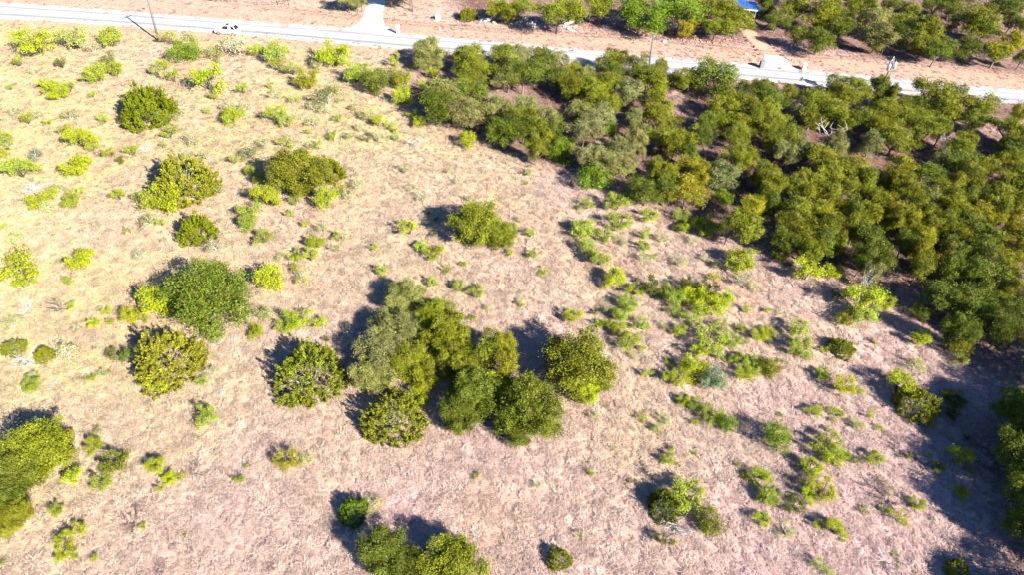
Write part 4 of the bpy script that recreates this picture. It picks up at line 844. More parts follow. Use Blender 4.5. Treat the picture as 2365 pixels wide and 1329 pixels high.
BOULDERS = [
('r', -8.33, 142.06, 0.68, 'pale tan boulder, second nearest right of the small juniper across the road'),
('r', -7.64, 140.49, 0.81, 'pale tan boulder, third nearest right of the small juniper across the road'),
('r', -6.86, 139.65, 0.67, 'pale tan boulder, fourth nearest right of the small juniper across the road'),
('r', -6.35, 140.22, 1.48, 'pale tan boulder, fifth nearest right of the small juniper across the road'),
('r', -5.7, 140.98, 1.22, 'pale tan boulder, sixth nearest right of the small juniper across the road'),
('r', -5.03, 139.25, 0.8, 'pale tan boulder, seventh nearest right of the small juniper across the road'),
('r', -8.75, 139.88, 0.54, 'pale tan boulder, nearest right of the small juniper across the road'),
('r', -1.47, 138.79, 0.67, 'pale tan boulder, eighth nearest right of the small juniper across the road'),
('r', -0.72, 138.49, 0.67, 'pale tan boulder, ninth nearest right of the small juniper across the road'),
('r', -0.4, 139.57, 0.81, 'pale tan boulder, tenth nearest right of the small juniper across the road'),
('r', 0.4, 139.62, 1.21, 'pale tan boulder, 11th nearest right of the small juniper across the road'),
('r', 1.34, 141.47, 1.49, 'pale tan boulder, 12th nearest right of the small juniper across the road'),
('r', 1.75, 138.49, 0.93, 'pale tan boulder, 13th nearest right of the small juniper across the road'),
('r', 2.48, 139.41, 1.07, 'pale tan boulder, 14th nearest right of the small juniper across the road'),
('r', 3.08, 138.75, 0.94, 'pale tan boulder, eighth nearest left of the pole behind the trees'),
('r', 3.43, 140.36, 0.81, 'pale tan boulder, seventh nearest left of the pole behind the trees'),
('r', 2.88, 137.35, 0.8, 'pale tan boulder, ninth nearest left of the pole behind the trees'),
('r', 9.67, 139.38, 1.21, 'pale tan boulder, fifth nearest left of the pole behind the trees'),
('r', 10.49, 139.79, 1.61, 'pale tan boulder, fourth nearest left of the pole behind the trees'),
('r', 9.21, 137.95, 0.8, 'pale tan boulder, sixth nearest left of the pole behind the trees'),
('r', 10.08, 136.64, 0.93, 'pale tan boulder, third nearest left of the pole behind the trees'),
('r', 10.46, 136.16, 0.79, 'pale tan boulder, second nearest left of the pole behind the trees'),
('r', 11.56, 138.29, 0.67, 'pale tan boulder, nearest left of the pole behind the trees'),
('q', 11.46, 140.38, 0.67, 'red sandstone rock, second nearest right of the small juniper across the road'),
('q', 12.03, 140.96, 0.61, 'red sandstone rock, third nearest right of the small juniper across the road'),
('q', 12.52, 139.93, 0.61, 'red sandstone rock, fourth nearest right of the small juniper across the road'),
('q', 13.01, 141.38, 0.54, 'red sandstone rock, fifth nearest right of the small juniper across the road'),
('q', 13.29, 139.28, 0.6, 'red sandstone rock, sixth nearest right of the small juniper across the road'),
('q', 13.76, 140.36, 0.54, 'red sandstone rock, tenth nearest left of the pole behind the trees'),
('q', 14.23, 141.46, 0.54, 'red sandstone rock, ninth nearest left of the pole behind the trees'),
('q', 14.5, 139.36, 0.6, 'red sandstone rock, seventh nearest left of the pole behind the trees'),
('q', 13.6, 137.91, 0.6, 'red sandstone rock, eighth nearest left of the pole behind the trees'),
('q', 14.85, 140.62, 0.47, 'red sandstone rock, sixth nearest left of the pole behind the trees'),
('q', 15.21, 138.02, 0.6, 'red sandstone rock, fourth nearest left of the pole behind the trees'),
('q', 15.56, 137.35, 0.53, 'red sandstone rock, third nearest left of the pole behind the trees'),
('q', 15.88, 136.35, 0.53, 'red sandstone rock, second nearest left of the pole behind the trees'),
('q', 15.66, 135.16, 0.59, 'red sandstone rock, nearest left of the pole behind the trees'),
('q', 16.53, 143.07, 0.96, 'red sandstone rock, fifth nearest left of the pole behind the trees'),
('q', 11.06, 137.73, 0.53, 'red sandstone rock, nearest right of the small juniper across the road'),
('q', 23.29, 137.14, 0.66, 'red sandstone rock, 12th nearest above the pole behind the trees'),
('q', 23.82, 136.89, 0.66, 'red sandstone rock, 11th nearest above the pole behind the trees'),
('q', 23.92, 135.91, 0.6, 'red sandstone rock, tenth nearest above the pole behind the trees'),
('q', 24.78, 136.67, 0.66, 'red sandstone rock, ninth nearest above the pole behind the trees'),
('q', 24.81, 135.14, 0.6, 'red sandstone rock, third nearest above the pole behind the trees'),
('q', 25.49, 136.16, 0.66, 'red sandstone rock, seventh nearest above the pole behind the trees'),
('q', 25.53, 134.77, 0.55, 'red sandstone rock, nearest above the pole behind the trees'),
('q', 26.37, 136.22, 0.77, 'red sandstone rock, fifth nearest above the pole behind the trees'),
('q', 26.74, 135.68, 0.55, 'red sandstone rock, fourth nearest above the pole behind the trees'),
('q', 24.32, 134.69, 0.49, 'red sandstone rock, second nearest above the pole behind the trees'),
('q', 28.72, 134.98, 0.66, 'red sandstone rock, eighth nearest above the pole behind the trees'),
('q', 28.85, 133.61, 0.6, 'red sandstone rock, sixth nearest above the pole behind the trees'),
('q', 29.22, 133.23, 0.59, 'red sandstone rock, nearest right of the pole behind the trees'),
('q', 29.54, 132.84, 0.54, 'red sandstone rock, second nearest right of the pole behind the trees'),
('q', 30.36, 134.26, 0.65, 'red sandstone rock, third nearest right of the pole behind the trees'),
('q', 31.32, 133.5, 0.6, 'red sandstone rock, fourth nearest right of the pole behind the trees'),
('q', 32.5, 132.77, 0.65, 'red sandstone rock, fifth nearest right of the pole behind the trees'),
('q', 32.97, 133.61, 0.54, 'red sandstone rock, sixth nearest right of the pole behind the trees'),
('q', 33.01, 131.99, 0.54, 'red sandstone rock, seventh nearest right of the pole behind the trees'),
('q', 33.89, 133.95, 0.6, 'red sandstone rock, ninth nearest right of the pole behind the trees'),
('q', 33.87, 132.59, 0.54, 'red sandstone rock, eighth nearest right of the pole behind the trees'),
('q', 34.5, 133.71, 0.65, 'red sandstone rock, tenth nearest right of the pole behind the trees'),
('q', 35.15, 134.85, 0.6, 'red sandstone rock, 11th nearest right of the pole behind the trees'),
('q', 35.17, 133.21, 0.59, 'red sandstone rock, 12th nearest right of the pole behind the trees'),
('q', 35.65, 134.06, 0.54, 'red sandstone rock, tenth nearest left of the white concrete apron'),
('q', 35.78, 132.98, 0.59, 'red sandstone rock, ninth nearest left of the white concrete apron'),
('q', 36.37, 133.84, 0.6, 'red sandstone rock, eighth nearest left of the white concrete apron'),
('q', 37.26, 131.74, 0.54, 'red sandstone rock, seventh nearest left of the white concrete apron'),
('q', 38.13, 131.79, 0.59, 'red sandstone rock, sixth nearest left of the white concrete apron'),
('q', 39.65, 131.89, 0.54, 'red sandstone rock, fifth nearest left of the white concrete apron'),
('q', 40.32, 133.01, 0.49, 'red sandstone rock, fourth nearest left of the white concrete apron'),
('q', 41.1, 133.6, 0.49, 'red sandstone rock, third nearest left of the white concrete apron'),
('q', 41.92, 133.38, 0.49, 'red sandstone rock, second nearest left of the white concrete apron'),
('q', 42.76, 134.26, 0.65, 'red sandstone rock, nearest left of the white concrete apron'),
('q', 23.68, 142.43, 1.25, 'red sandstone rock, 13th nearest above the pole behind the trees'),
('r', 43.18, 126.74, 0.74, 'pale tan boulder, nearest left of the white concrete apron'),
('r', 28.54, 131.72, 0.93, 'pale tan boulder, nearest right of the pole behind the trees')]
AT_POLE1 = (-68.06, 126.03)
AT_POLE2 = (22.43, 111.84)
AT_POLE3 = (60.32, 107.39)
AT_SUV_FRONT = (-58.69, 129.78)
AT_SUV_REAR = (-54.16, 129.24)
AT_MAILBOX1 = (-23.57, 132.34)
AT_MAILBOX2 = (44.71, 121.08)
AT_MAILBOX3 = (52.29, 120.62)
AT_BOX = (-16.51, 140.02)
AT_PEDESTAL = (-15.64, 134.62)
AT_POST = (-33.67, 134.95)
AT_WHITEROCK = (43.18, 126.74)
AT_PALEROCK = (28.54, 131.72)
AT_GATEA = (-50.94, 145.85)
AT_GATEB = (-48.54, 145.77)
AT_GATE2A = (-65.41, 147.35)
AT_GATE2B = (-61.93, 147.09)
AT_BLUER = (51.41, 151.19)
AT_BLUEL = (47.84, 154.06)
AT_TRUNKA = (-22.14, 143.94)
AT_TRUNKB = (-23.18, 147.86)
AT_TRUNKC = (-26.79, 146.08)
AT_MT1 = (-35.1, 142.78)
AT_MT2 = (-33.53, 143.01)
AT_MT3 = (-32.66, 143.19)
BED_LEFT = [(43.69, 125.4), (44.69, 126.46), (45.67, 125.77), (44.87, 123.01), (44.29, 121.53), (43.26, 122.31)]
BED_RIGHT = [(50.86, 124.36), (51.9, 124.91), (52.85, 124.23), (52.18, 121.3), (51.46, 121.61), (50.66, 123.12)]
TOP1 = (-67.31, 126.03, 9.8)
TOP2 = (22.2, 111.84, 8.8)
TOP3 = (60.51, 107.39, 8.2)
ARM1 = (1.0, 1.93)
ARM2 = (0.94, 1.6)
AT_BLUE = (46.47, 143.36)
AT_BLUECAR = (49.76, 148.29)
CAM_AXES = [[0.999657, -0.026177, -0.0], [0.017516, 0.668901, -0.743145], [0.019453, 0.74289, 0.669131]]
cam_data = bpy.data.cameras.new('camera')
cam = bpy.data.objects.new('camera', cam_data)
scene.collection.objects.link(cam)
cam_data.sensor_fit = 'HORIZONTAL'
cam_data.sensor_width = 36.0
cam_data.lens = 1577 / 2365 * 36.0
cam_data.clip_start = 0.5
cam_data.clip_end = 6000
cam.matrix_world = Matrix.Translation((0, 0, 53.0)) @ Matrix(CAM_AXES).to_4x4()
scene.camera = cam

SUN_ELEV, SUN_AZ = 30.5, 134.0            # the sun stands behind and to the right: shadows fall to the upper left
world = bpy.data.worlds.new('World')
scene.world = world
world.use_nodes = True
wn, wl = world.node_tree.nodes, world.node_tree.links
wn.clear()
sky = wn.new('ShaderNodeTexSky')
sky.sky_type = 'NISHITA'
sky.sun_disc = False
sky.sun_elevation = R(SUN_ELEV)
sky.sun_rotation = R(SUN_AZ)
sky.altitude = 1500
sky.air_density = 1.0
sky.dust_density = 0.0
sky.ozone_density = 10.0
bg = wn.new('ShaderNodeBackground')
bg.inputs['Strength'].default_value = 0.06
wo = wn.new('ShaderNodeOutputWorld')
wl.new(sky.outputs[0], bg.inputs[0])
wl.new(bg.outputs[0], wo.inputs[0])

sun_data = bpy.data.lights.new('sun', 'SUN')
sun_data.energy = 5.0
sun_data.angle = R(0.5)
sun_data.color = (1.0, 0.95, 0.87)
sun = bpy.data.objects.new('sun', sun_data)
scene.collection.objects.link(sun)
to_sun = Vector((math.sin(R(SUN_AZ)) * math.cos(R(SUN_ELEV)), math.cos(R(SUN_AZ)) * math.cos(R(SUN_ELEV)), math.sin(R(SUN_ELEV))))
sun.rotation_euler = to_sun.to_track_quat('Z', 'Y').to_euler()
sun.location = to_sun * 300

scene.view_settings.view_transform = 'Standard'
scene.view_settings.look = 'None'
scene.view_settings.exposure = 1.93
scene.view_settings.gamma = 1.0
scene.view_settings.use_curve_mapping = False
scene.render.engine = 'CYCLES'

# ------------------------------------------------------------------ helpers
COL = scene.collection
rng = np.random.default_rng(11)
rnd = random.Random(3)


def link(name, mesh, parent=None):
    o = bpy.data.objects.new(name, mesh)
    COL.objects.link(o)
    if parent is not None:
        o.parent = parent
    return o


def tag(o, label=None, cat=None, group=None, kind=None):
    if label: o['label'] = label
    if cat: o['category'] = cat
    if group: o['group'] = group
    if kind: o['kind'] = kind
    return o


def empty(name, loc, rz=0.0, scale=(1, 1, 1)):
    o = bpy.data.objects.new(name, None)
    COL.objects.link(o)
    o.empty_display_size = 0.2
    o.location = loc
    o.rotation_euler = (0, 0, rz)
    o.scale = scale
    return o


def raw_mesh(name, V, F, mat, var=None, smooth=False):
    """V (n,3) array, F (m,k) array of equal-sized faces or list of tuples."""
    me = bpy.data.meshes.new(name)
    V = np.asarray(V, dtype=np.float32)
    if isinstance(F, np.ndarray):
        m, k = F.shape
        me.vertices.add(len(V)); me.vertices.foreach_set('co', V.ravel())
        me.loops.add(m * k); me.loops.foreach_set('vertex_index', F.astype(np.int32).ravel())
        me.polygons.add(m)
        me.polygons.foreach_set('loop_start', np.arange(0, m * k, k, dtype=np.int32))
        me.update(calc_edges=True)
    else:
        me.from_pydata(V.tolist(), [], F)
    if var is not None:
        a = me.attributes.new('leafvar', 'FLOAT', 'FACE')
        a.data.foreach_set('value', np.asarray(var, dtype=np.float32))
    if smooth:
        me.polygons.foreach_set('use_smooth', np.ones(len(me.polygons), dtype=bool))
    if mat: me.materials.append(mat)
    return me


def unit(v):
    return v / np.maximum(np.linalg.norm(v, axis=-1, keepdims=True), 1e-6)


class MB:
    """collects boxes, prisms, tubes and lathes into one mesh"""
    def __init__(self): self.v = []; self.f = []
    def add(self, V, F):
        n = len(self.v); self.v += [tuple(p) for p in V]; self.f += [tuple(i + n for i in f) for f in F]
        return self
    def box(self, c, s, rz=0.0, taper=1.0):
        x, y, z = s[0] / 2, s[1] / 2, s[2] / 2
        V = []
        for k, zz in ((1, -z), (taper, z)):
            for sx, sy in ((-1, -1), (1, -1), (1, 1), (-1, 1)):
                px, py = sx * x * k, sy * y * k
                V.append((c[0] + px * math.cos(rz) - py * math.sin(rz), c[1] + px * math.sin(rz) + py * math.cos(rz), c[2] + zz))
        return self.add(V, [(3, 2, 1, 0), (4, 5, 6, 7), (0, 1, 5, 4), (1, 2, 6, 5), (2, 3, 7, 6), (3, 0, 4, 7)])
    def tube(self, P, r, n=8, cap=True):
        P = [Vector(p) for p in P]
        if not isinstance(r, (list, tuple)): r = [r] * len(P)
        V = []; F = []
        for i, p in enumerate(P):
            t = (P[min(i + 1, len(P) - 1)] - P[max(i - 1, 0)]).normalized()
            a = t.cross(Vector((0, 0, 1)) if abs(t.z) < .9 else Vector((1, 0, 0))).normalized(); b = t.cross(a)
            for k in range(n):
                q = 2 * math.pi * k / n
                V.append(p + (a * math.cos(q) + b * math.sin(q)) * r[i])
        for i in range(len(P) - 1):
            for k in range(n):
                F.append((i * n + k, i * n + (k + 1) % n, (i + 1) * n + (k + 1) % n, (i + 1) * n + k))
        if cap: F += [tuple(range(n))[::-1], tuple(range((len(P) - 1) * n, len(P) * n))]
        return self.add(V, F)
    def loft(self, secs):
        """sections: equal-length lists of points, closed rings, capped"""
        n = len(secs[0]); V = [p for s_ in secs for p in s_]; F = []
        for i in range(len(secs) - 1):
            for k in range(n):
                F.append((i * n + k, i * n + (k + 1) % n, (i + 1) * n + (k + 1) % n, (i + 1) * n + k))
        F += [tuple(range(n))[::-1], tuple(range((len(secs) - 1) * n, len(secs) * n))]
        return self.add(V, F)
    def build(self, name, mat, parent=None, bevel=0.0, smooth=False):
        me = raw_mesh(name, self.v, self.f, mat)
        o = link(name, me, parent)
        if smooth: me.polygons.foreach_set('use_smooth', np.ones(len(me.polygons), dtype=bool))
        if bevel:
            m = o.modifiers.new('bevel', 'BEVEL'); m.width = bevel; m.segments = 2; m.limit_method = 'ANGLE'
        return o


# ------------------------------------------------------------------ materials
def new_mat(name):
    m = bpy.data.materials.new(name); m.use_nodes = True
    m.node_tree.nodes.clear()
    return m, m.node_tree.nodes, m.node_tree.links


def simple(name, col, rough=.6, metal=0.0, noise=.12, scale=3.0, bump=0.0, spec=.4):
    m, N, L = new_mat(name)
    out = N.new('ShaderNodeOutputMaterial'); b = N.new('ShaderNodeBsdfPrincipled')
    b.inputs['Roughness'].default_value = rough; b.inputs['Metallic'].default_value = metal
    b.inputs['Specular IOR Level'].default_value = spec
    tc = N.new('ShaderNodeTexCoord'); nz = N.new('ShaderNodeTexNoise')
    nz.inputs['Scale'].default_value = scale; nz.inputs['Detail'].default_value = 6
    mx = N.new('ShaderNodeMix'); mx.data_type = 'RGBA'
    mx.inputs['A'].default_value = [c * (1 - noise) for c in col] + [1]
    mx.inputs['B'].default_value = [min(1, c * (1 + noise)) for c in col] + [1]
    L.new(tc.outputs['Object'], nz.inputs['Vector']); L.new(nz.outputs['Fac'], mx.inputs['Factor'])
    L.new(mx.outputs['Result'], b.inputs['Base Color'])
    if bump:
        bp = N.new('ShaderNodeBump'); bp.inputs['Strength'].default_value = bump; bp.inputs['Distance'].default_value = .05
        L.new(nz.outputs['Fac'], bp.inputs['Height']); L.new(bp.outputs[0], b.inputs['Normal'])
    L.new(b.outputs[0], out.inputs[0])
    return m


def leaf_material(name, trans=.32, spread=.5, dry=(.30, .19, .05), dryness=.06, spec=.25):
    """object colour x per-leaf variation, a few leaves dry; part of the light passes through"""
    m, N, L = new_mat(name)
    out = N.new('ShaderNodeOutputMaterial')
    oi = N.new('ShaderNodeObjectInfo'); at = N.new('ShaderNodeAttribute'); at.attribute_name = 'leafvar'
    hs = N.new('ShaderNodeHueSaturation')
    mr = N.new('ShaderNodeMapRange'); mr.inputs['To Min'].default_value = 1 - spread; mr.inputs['To Max'].default_value = 1 + spread
    L.new(at.outputs['Fac'], mr.inputs['Value']); L.new(mr.outputs[0], hs.inputs['Value'])
    hr = N.new('ShaderNodeMapRange'); hr.inputs['To Min'].default_value = .47; hr.inputs['To Max'].default_value = .515
    fr = N.new('ShaderNodeMath'); fr.operation = 'FRACT'; mu = N.new('ShaderNodeMath'); mu.operation = 'MULTIPLY'; mu.inputs[1].default_value = 7.31
    L.new(at.outputs['Fac'], mu.inputs[0]); L.new(mu.outputs[0], fr.inputs[0]); L.new(fr.outputs[0], hr.inputs['Value']); L.new(hr.outputs[0], hs.inputs['Hue'])
    L.new(oi.outputs['Color'], hs.inputs['Color'])
    fr2 = N.new('ShaderNodeMath'); fr2.operation = 'FRACT'; mu2 = N.new('ShaderNodeMath'); mu2.operation = 'MULTIPLY'; mu2.inputs[1].default_value = 31.7
    L.new(at.outputs['Fac'], mu2.inputs[0]); L.new(mu2.outputs[0], fr2.inputs[0])
    lt = N.new('ShaderNodeMath'); lt.operation = 'LESS_THAN'; lt.inputs[1].default_value = dryness
    L.new(fr2.outputs[0], lt.inputs[0])
    mx = N.new('ShaderNodeMix'); mx.data_type = 'RGBA'; mx.inputs['B'].default_value = (*dry, 1)
    L.new(lt.outputs[0], mx.inputs['Factor']); L.new(hs.outputs[0], mx.inputs['A'])
    b = N.new('ShaderNodeBsdfPrincipled'); b.inputs['Roughness'].default_value = .55; b.inputs['Specular IOR Level'].default_value = spec
    t = N.new('ShaderNodeBsdfTranslucent'); mix = N.new('ShaderNodeMixShader'); mix.inputs[0].default_value = trans
    L.new(mx.outputs['Result'], b.inputs['Base Color']); L.new(mx.outputs['Result'], t.inputs['Color'])
    L.new(b.outputs[0], mix.inputs[1]); L.new(t.outputs[0], mix.inputs[2]); L.new(mix.outputs[0], out.inputs[0])
    return m


M_OAK = leaf_material('oak_leaves', .09, .62, (.20, .14, .04), .05, .15)
M_JUN = leaf_material('juniper_scale_leaves', .18, .55, (.20, .14, .05), .04, .12)
M_MES = leaf_material('feathery_leaves', .42, .35, (.38, .33, .10), .06, .2)
M_BARK = simple('grey_brown_bark', (.13, .105, .09), .9, 0, .35, 8)
M_DEAD = simple('bleached_dead_wood', (.42, .38, .36), .85, 0, .25, 8)
M_DARKWOOD = simple('dark_mesquite_wood', (.085, .065, .06), .9, 0, .35, 8)

# ------------------------------------------------------------------ ground
def catmull(P, n=8):
    P = [np.array(p) for p in P]; out = []
    Q = [2 * P[0] - P[1]] + P + [2 * P[-1] - P[-2]]
    for i in range(1, len(Q) - 2):
        for t in np.linspace(0, 1, n, endpoint=False):
            p0, p1, p2, p3 = Q[i - 1:i + 3]
            out.append(.5 * (2 * p1 + (p2 - p0) * t + (2 * p0 - 5 * p1 + 4 * p2 - p3) * t ** 2 + (3 * p1 - p0 - 3 * p2 + p3) * t ** 3))
    out.append(P[-1])
    return np.array(out)


def inside(X, Y, poly):
    poly = np.asarray(poly); r = np.zeros(X.shape, bool); j = len(poly) - 1
    for i in range(len(poly)):
        xi, yi = poly[i]; xj, yj = poly[j]
        c = ((yi > Y) != (yj > Y)) & (X < (xj - xi) * (Y - yi) / (yj - yi + 1e-12) + xi)
        r ^= c; j = i
    return r


def blur(A, k):
    for ax in (0, 1):
        pad = [(0, 0), (0, 0)]; pad[ax] = (k, k)
        B = np.cumsum(np.pad(A, pad, mode='edge'), axis=ax); n = A.shape[ax]
        z = np.zeros_like(np.take(B, [0], ax)); B = np.concatenate([z, B], ax)
        A = (np.take(B, range(2 * k + 1, 2 * k + 1 + n), ax) - np.take(B, range(0, n), ax)) / (2 * k + 1)
    return A


def vnoise(X, Y, sc, seed):
    r = np.random.default_rng(seed); T = r.random((256, 256))
    x, y = X / sc + 500.3, Y / sc + 500.7
    xi, yi = np.floor(x).astype(int), np.floor(y).astype(int); fx, fy = x - xi, y - yi
    fx = fx * fx * (3 - 2 * fx); fy = fy * fy * (3 - 2 * fy)
    g = lambda a, b: T[a % 256, b % 256]
    return (g(xi, yi) * (1 - fx) + g(xi + 1, yi) * fx) * (1 - fy) + (g(xi, yi + 1) * (1 - fx) + g(xi + 1, yi + 1) * fx) * fy


road_far, road_near = catmull(ROAD_FAR, 24), catmull(ROAD_NEAR, 24)
road_poly = np.vstack([road_far, road_near[::-1]])


def axis(lo, hi, step, far):
    core = np.arange(lo, hi + step / 2, step); ext = np.array([20, 60, 150, 400, 1000, far])
    return np.concatenate([(lo - ext)[::-1], core, hi + ext])


GX, GY = axis(-150, 150, 1.0, 3000), axis(10, 215, 1.0, 3000)
X, Y = np.meshgrid(GX, GY)
zr = blur(inside(X, Y, road_poly).astype(float), 1)
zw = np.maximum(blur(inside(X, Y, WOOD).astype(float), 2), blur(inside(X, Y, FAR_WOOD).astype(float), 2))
ry = np.interp(X, road_far[:, 0], road_far[:, 1]); ryn = np.interp(X, road_near[:, 0], road_near[:, 1])
verge = np.exp(-((Y - ry - 4.5) / 4.0) ** 2) + .8 * np.exp(-((Y - ryn + 1.6) / 1.6) ** 2)
verge = np.clip(verge * (0.6 + .8 * vnoise(X, Y, 9, 4)), 0, 1) * (1 - .6 * zw)
n1, n2, n3 = vnoise(X, Y, 22, 1), vnoise(X, Y, 7, 2), vnoise(X, Y, 2.6, 3)
straw = np.clip(np.clip((-X - 4 + .28 * (Y - 40)) / 55, 0, 1) * 1.1 + (n1 - .5) * .9 + (n2 - .5) * .5, 0, 1)    # yellow straw at the left and top
straw = np.where(Y > ry, .35 * straw, straw)
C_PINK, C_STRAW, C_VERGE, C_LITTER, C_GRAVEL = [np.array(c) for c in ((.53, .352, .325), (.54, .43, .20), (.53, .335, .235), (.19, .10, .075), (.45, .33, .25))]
mixc = lambda A, B, t: A * (1 - t[..., None]) + B * t[..., None]
soil = mixc(np.broadcast_to(C_PINK, X.shape + (3,)), C_STRAW, straw)
soil = mixc(soil, C_VERGE, verge)
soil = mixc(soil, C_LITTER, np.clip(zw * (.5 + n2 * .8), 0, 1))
bare = np.clip((n2 * .6 + n3 * .4 - .62) * 6, 0, 1) * (1 - zw)
soil = mixc(soil, np.array((.44, .26, .20)), bare * .55)
dens = (1 - zr) * (1 - .85 * verge) * (1 - .62 * zw) * (1 - .55 * bare) * (.55 + .9 * n3)
for poly in (DRIVE, APRON, DIRT_DRIVE): dens = dens * (1 - np.clip(blur(inside(X, Y, poly).astype(float), 1) * 1.2, 0, 1))
dens = np.where((X < -130) | (X > 135) | (Y < 14) | (Y > 200), 0, dens)
dist = np.sqrt(X ** 2 + Y ** 2)
Z = .10 * (vnoise(X, Y, 5, 8) - .5) + .05 * (vnoise(X, Y, 2, 9) - .5)
keep_flat = np.clip(blur(np.maximum.reduce([inside(X, Y, p).astype(float) for p in (road_poly, DRIVE, APRON, DIRT_DRIVE)]), 2) * 2, 0, 1)
Z = Z * (1 - keep_flat)


def grid_mesh(name, mat):
    ny, nx = X.shape
    V = np.stack([X, Y, Z], -1).reshape(-1, 3)
    i = np.arange(ny * nx).reshape(ny, nx)
    F = np.stack([i[:-1, :-1], i[:-1, 1:], i[1:, 1:], i[1:, :-1]], -1).reshape(-1, 4)
    me = raw_mesh(name, V, F, mat, smooth=True)
    a = me.attributes.new('soil', 'FLOAT_COLOR', 'POINT')
    a.data.foreach_set('color', np.concatenate([soil.reshape(-1, 3), np.ones((ny * nx, 1))], 1).astype(np.float32).ravel())
    return me


m, N, L = new_mat('dry_ground'); M_GROUND = m
out = N.new('ShaderNodeOutputMaterial'); b = N.new('ShaderNodeBsdfPrincipled'); b.inputs['Roughness'].default_value = .95; b.inputs['Specular IOR Level'].default_value = .1
at = N.new('ShaderNodeAttribute'); at.attribute_name = 'soil'
geo = N.new('ShaderNodeNewGeometry')
mp = N.new('ShaderNodeMapping'); mp.inputs['Rotation'].default_value = (0, 0, R(-35)); mp.inputs['Scale'].default_value = (1.6, 4.0, 1)
L.new(geo.outputs['Position'], mp.inputs['Vector'])
na = N.new('ShaderNodeTexNoise'); na.inputs['Scale'].default_value = 1.5; na.inputs['Detail'].default_value = 8; na.inputs['Roughness'].default_value = .7
L.new(mp.outputs[0], na.inputs['Vector'])
nb = N.new('ShaderNodeTexNoise'); nb.inputs['Scale'].default_value = 2.2; nb.inputs['Detail'].default_value = 10; nb.inputs['Roughness'].default_value = .75
L.new(geo.outputs['Position'], nb.inputs['Vector'])
ad = N.new('ShaderNodeMath'); ad.operation = 'ADD'; L.new(na.outputs['Fac'], ad.inputs[0]); L.new(nb.outputs['Fac'], ad.inputs[1])
mr = N.new('ShaderNodeMapRange'); mr.inputs['From Min'].default_value = .75; mr.inputs['From Max'].default_value = 1.25
mr.inputs['To Min'].default_value = .42; mr.inputs['To Max'].default_value = 1.12  # mottled darkening of the soil: litter tone plus painted shade between the tufts
L.new(ad.outputs[0], mr.inputs['Value'])
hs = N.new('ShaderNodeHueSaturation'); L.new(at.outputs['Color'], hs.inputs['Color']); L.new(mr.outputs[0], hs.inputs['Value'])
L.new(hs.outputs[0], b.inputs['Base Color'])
bp = N.new('ShaderNodeBump'); bp.inputs['Strength'].default_value = .9; bp.inputs['Distance'].default_value = .12
L.new(ad.outputs[0], bp.inputs['Height']); L.new(bp.outputs[0], b.inputs['Normal']); L.new(b.outputs[0], out.inputs[0])

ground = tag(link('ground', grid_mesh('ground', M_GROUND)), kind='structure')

# road, driveway, concrete apron, dirt track: sheets one above the other
m, N, L = new_mat('pale_chipseal'); M_ROAD = m
out = N.new('ShaderNodeOutputMaterial'); b = N.new('ShaderNodeBsdfPrincipled'); b.inputs['Roughness'].default_value = .85
at = N.new('ShaderNodeAttribute'); at.attribute_name = 'across'
geo = N.new('ShaderNodeNewGeometry'); mp = N.new('ShaderNodeMapping'); mp.inputs['Scale'].default_value = (.10, 1.3, 1); mp.inputs['Rotation'].default_value = (0, 0, R(2))
L.new(geo.outputs['Position'], mp.inputs['Vector'])
nz = N.new('ShaderNodeTexNoise'); nz.inputs['Scale'].default_value = 1.0; nz.inputs['Detail'].default_value = 6; L.new(mp.outputs[0], nz.inputs['Vector'])
ns = N.new('ShaderNodeTexNoise'); ns.inputs['Scale'].default_value = 9; ns.inputs['Detail'].default_value = 5; L.new(geo.outputs['Position'], ns.inputs['Vector'])
wv = N.new('ShaderNodeValToRGB'); wv.color_ramp.interpolation = 'EASE'
els = wv.color_ramp.elements; els[0].position = 0; els[0].color = (.44, .38, .33, 1); els[1].position = 1; els[1].color = (.44, .39, .34, 1)
for p, cc in ((.12, (.40, .385, .37)), (.26, (.21, .205, .205)), (.40, (.39, .375, .36)), (.62, (.39, .375, .36)), (.75, (.25, .243, .24)), (.9, (.42, .395, .37))):
    e = els.new(p); e.color = (*cc, 1)
L.new(at.outputs['Fac'], wv.inputs['Fac'])
mrn = N.new('ShaderNodeMapRange'); mrn.inputs['From Min'].default_value = .3; mrn.inputs['From Max'].default_value = .7; mrn.inputs['To Min'].default_value = .82; mrn.inputs['To Max'].default_value = 1.2
ad = N.new('ShaderNodeMath'); ad.operation = 'MULTIPLY_ADD'; ad.inputs[1].default_value = .3; L.new(ns.outputs['Fac'], ad.inputs[0])
m7 = N.new('ShaderNodeMath'); m7.operation = 'MULTIPLY'; m7.inputs[1].default_value = .7; L.new(nz.outputs['Fac'], m7.inputs[0]); L.new(m7.outputs[0], ad.inputs[2])
L.new(ad.outputs[0], mrn.inputs['Value'])
hs = N.new('ShaderNodeHueSaturation'); L.new(wv.outputs[0], hs.inputs['Color']); L.new(mrn.outputs[0], hs.inputs['Value'])
L.new(hs.outputs[0], b.inputs['Base Color']); L.new(b.outputs[0], out.inputs[0])

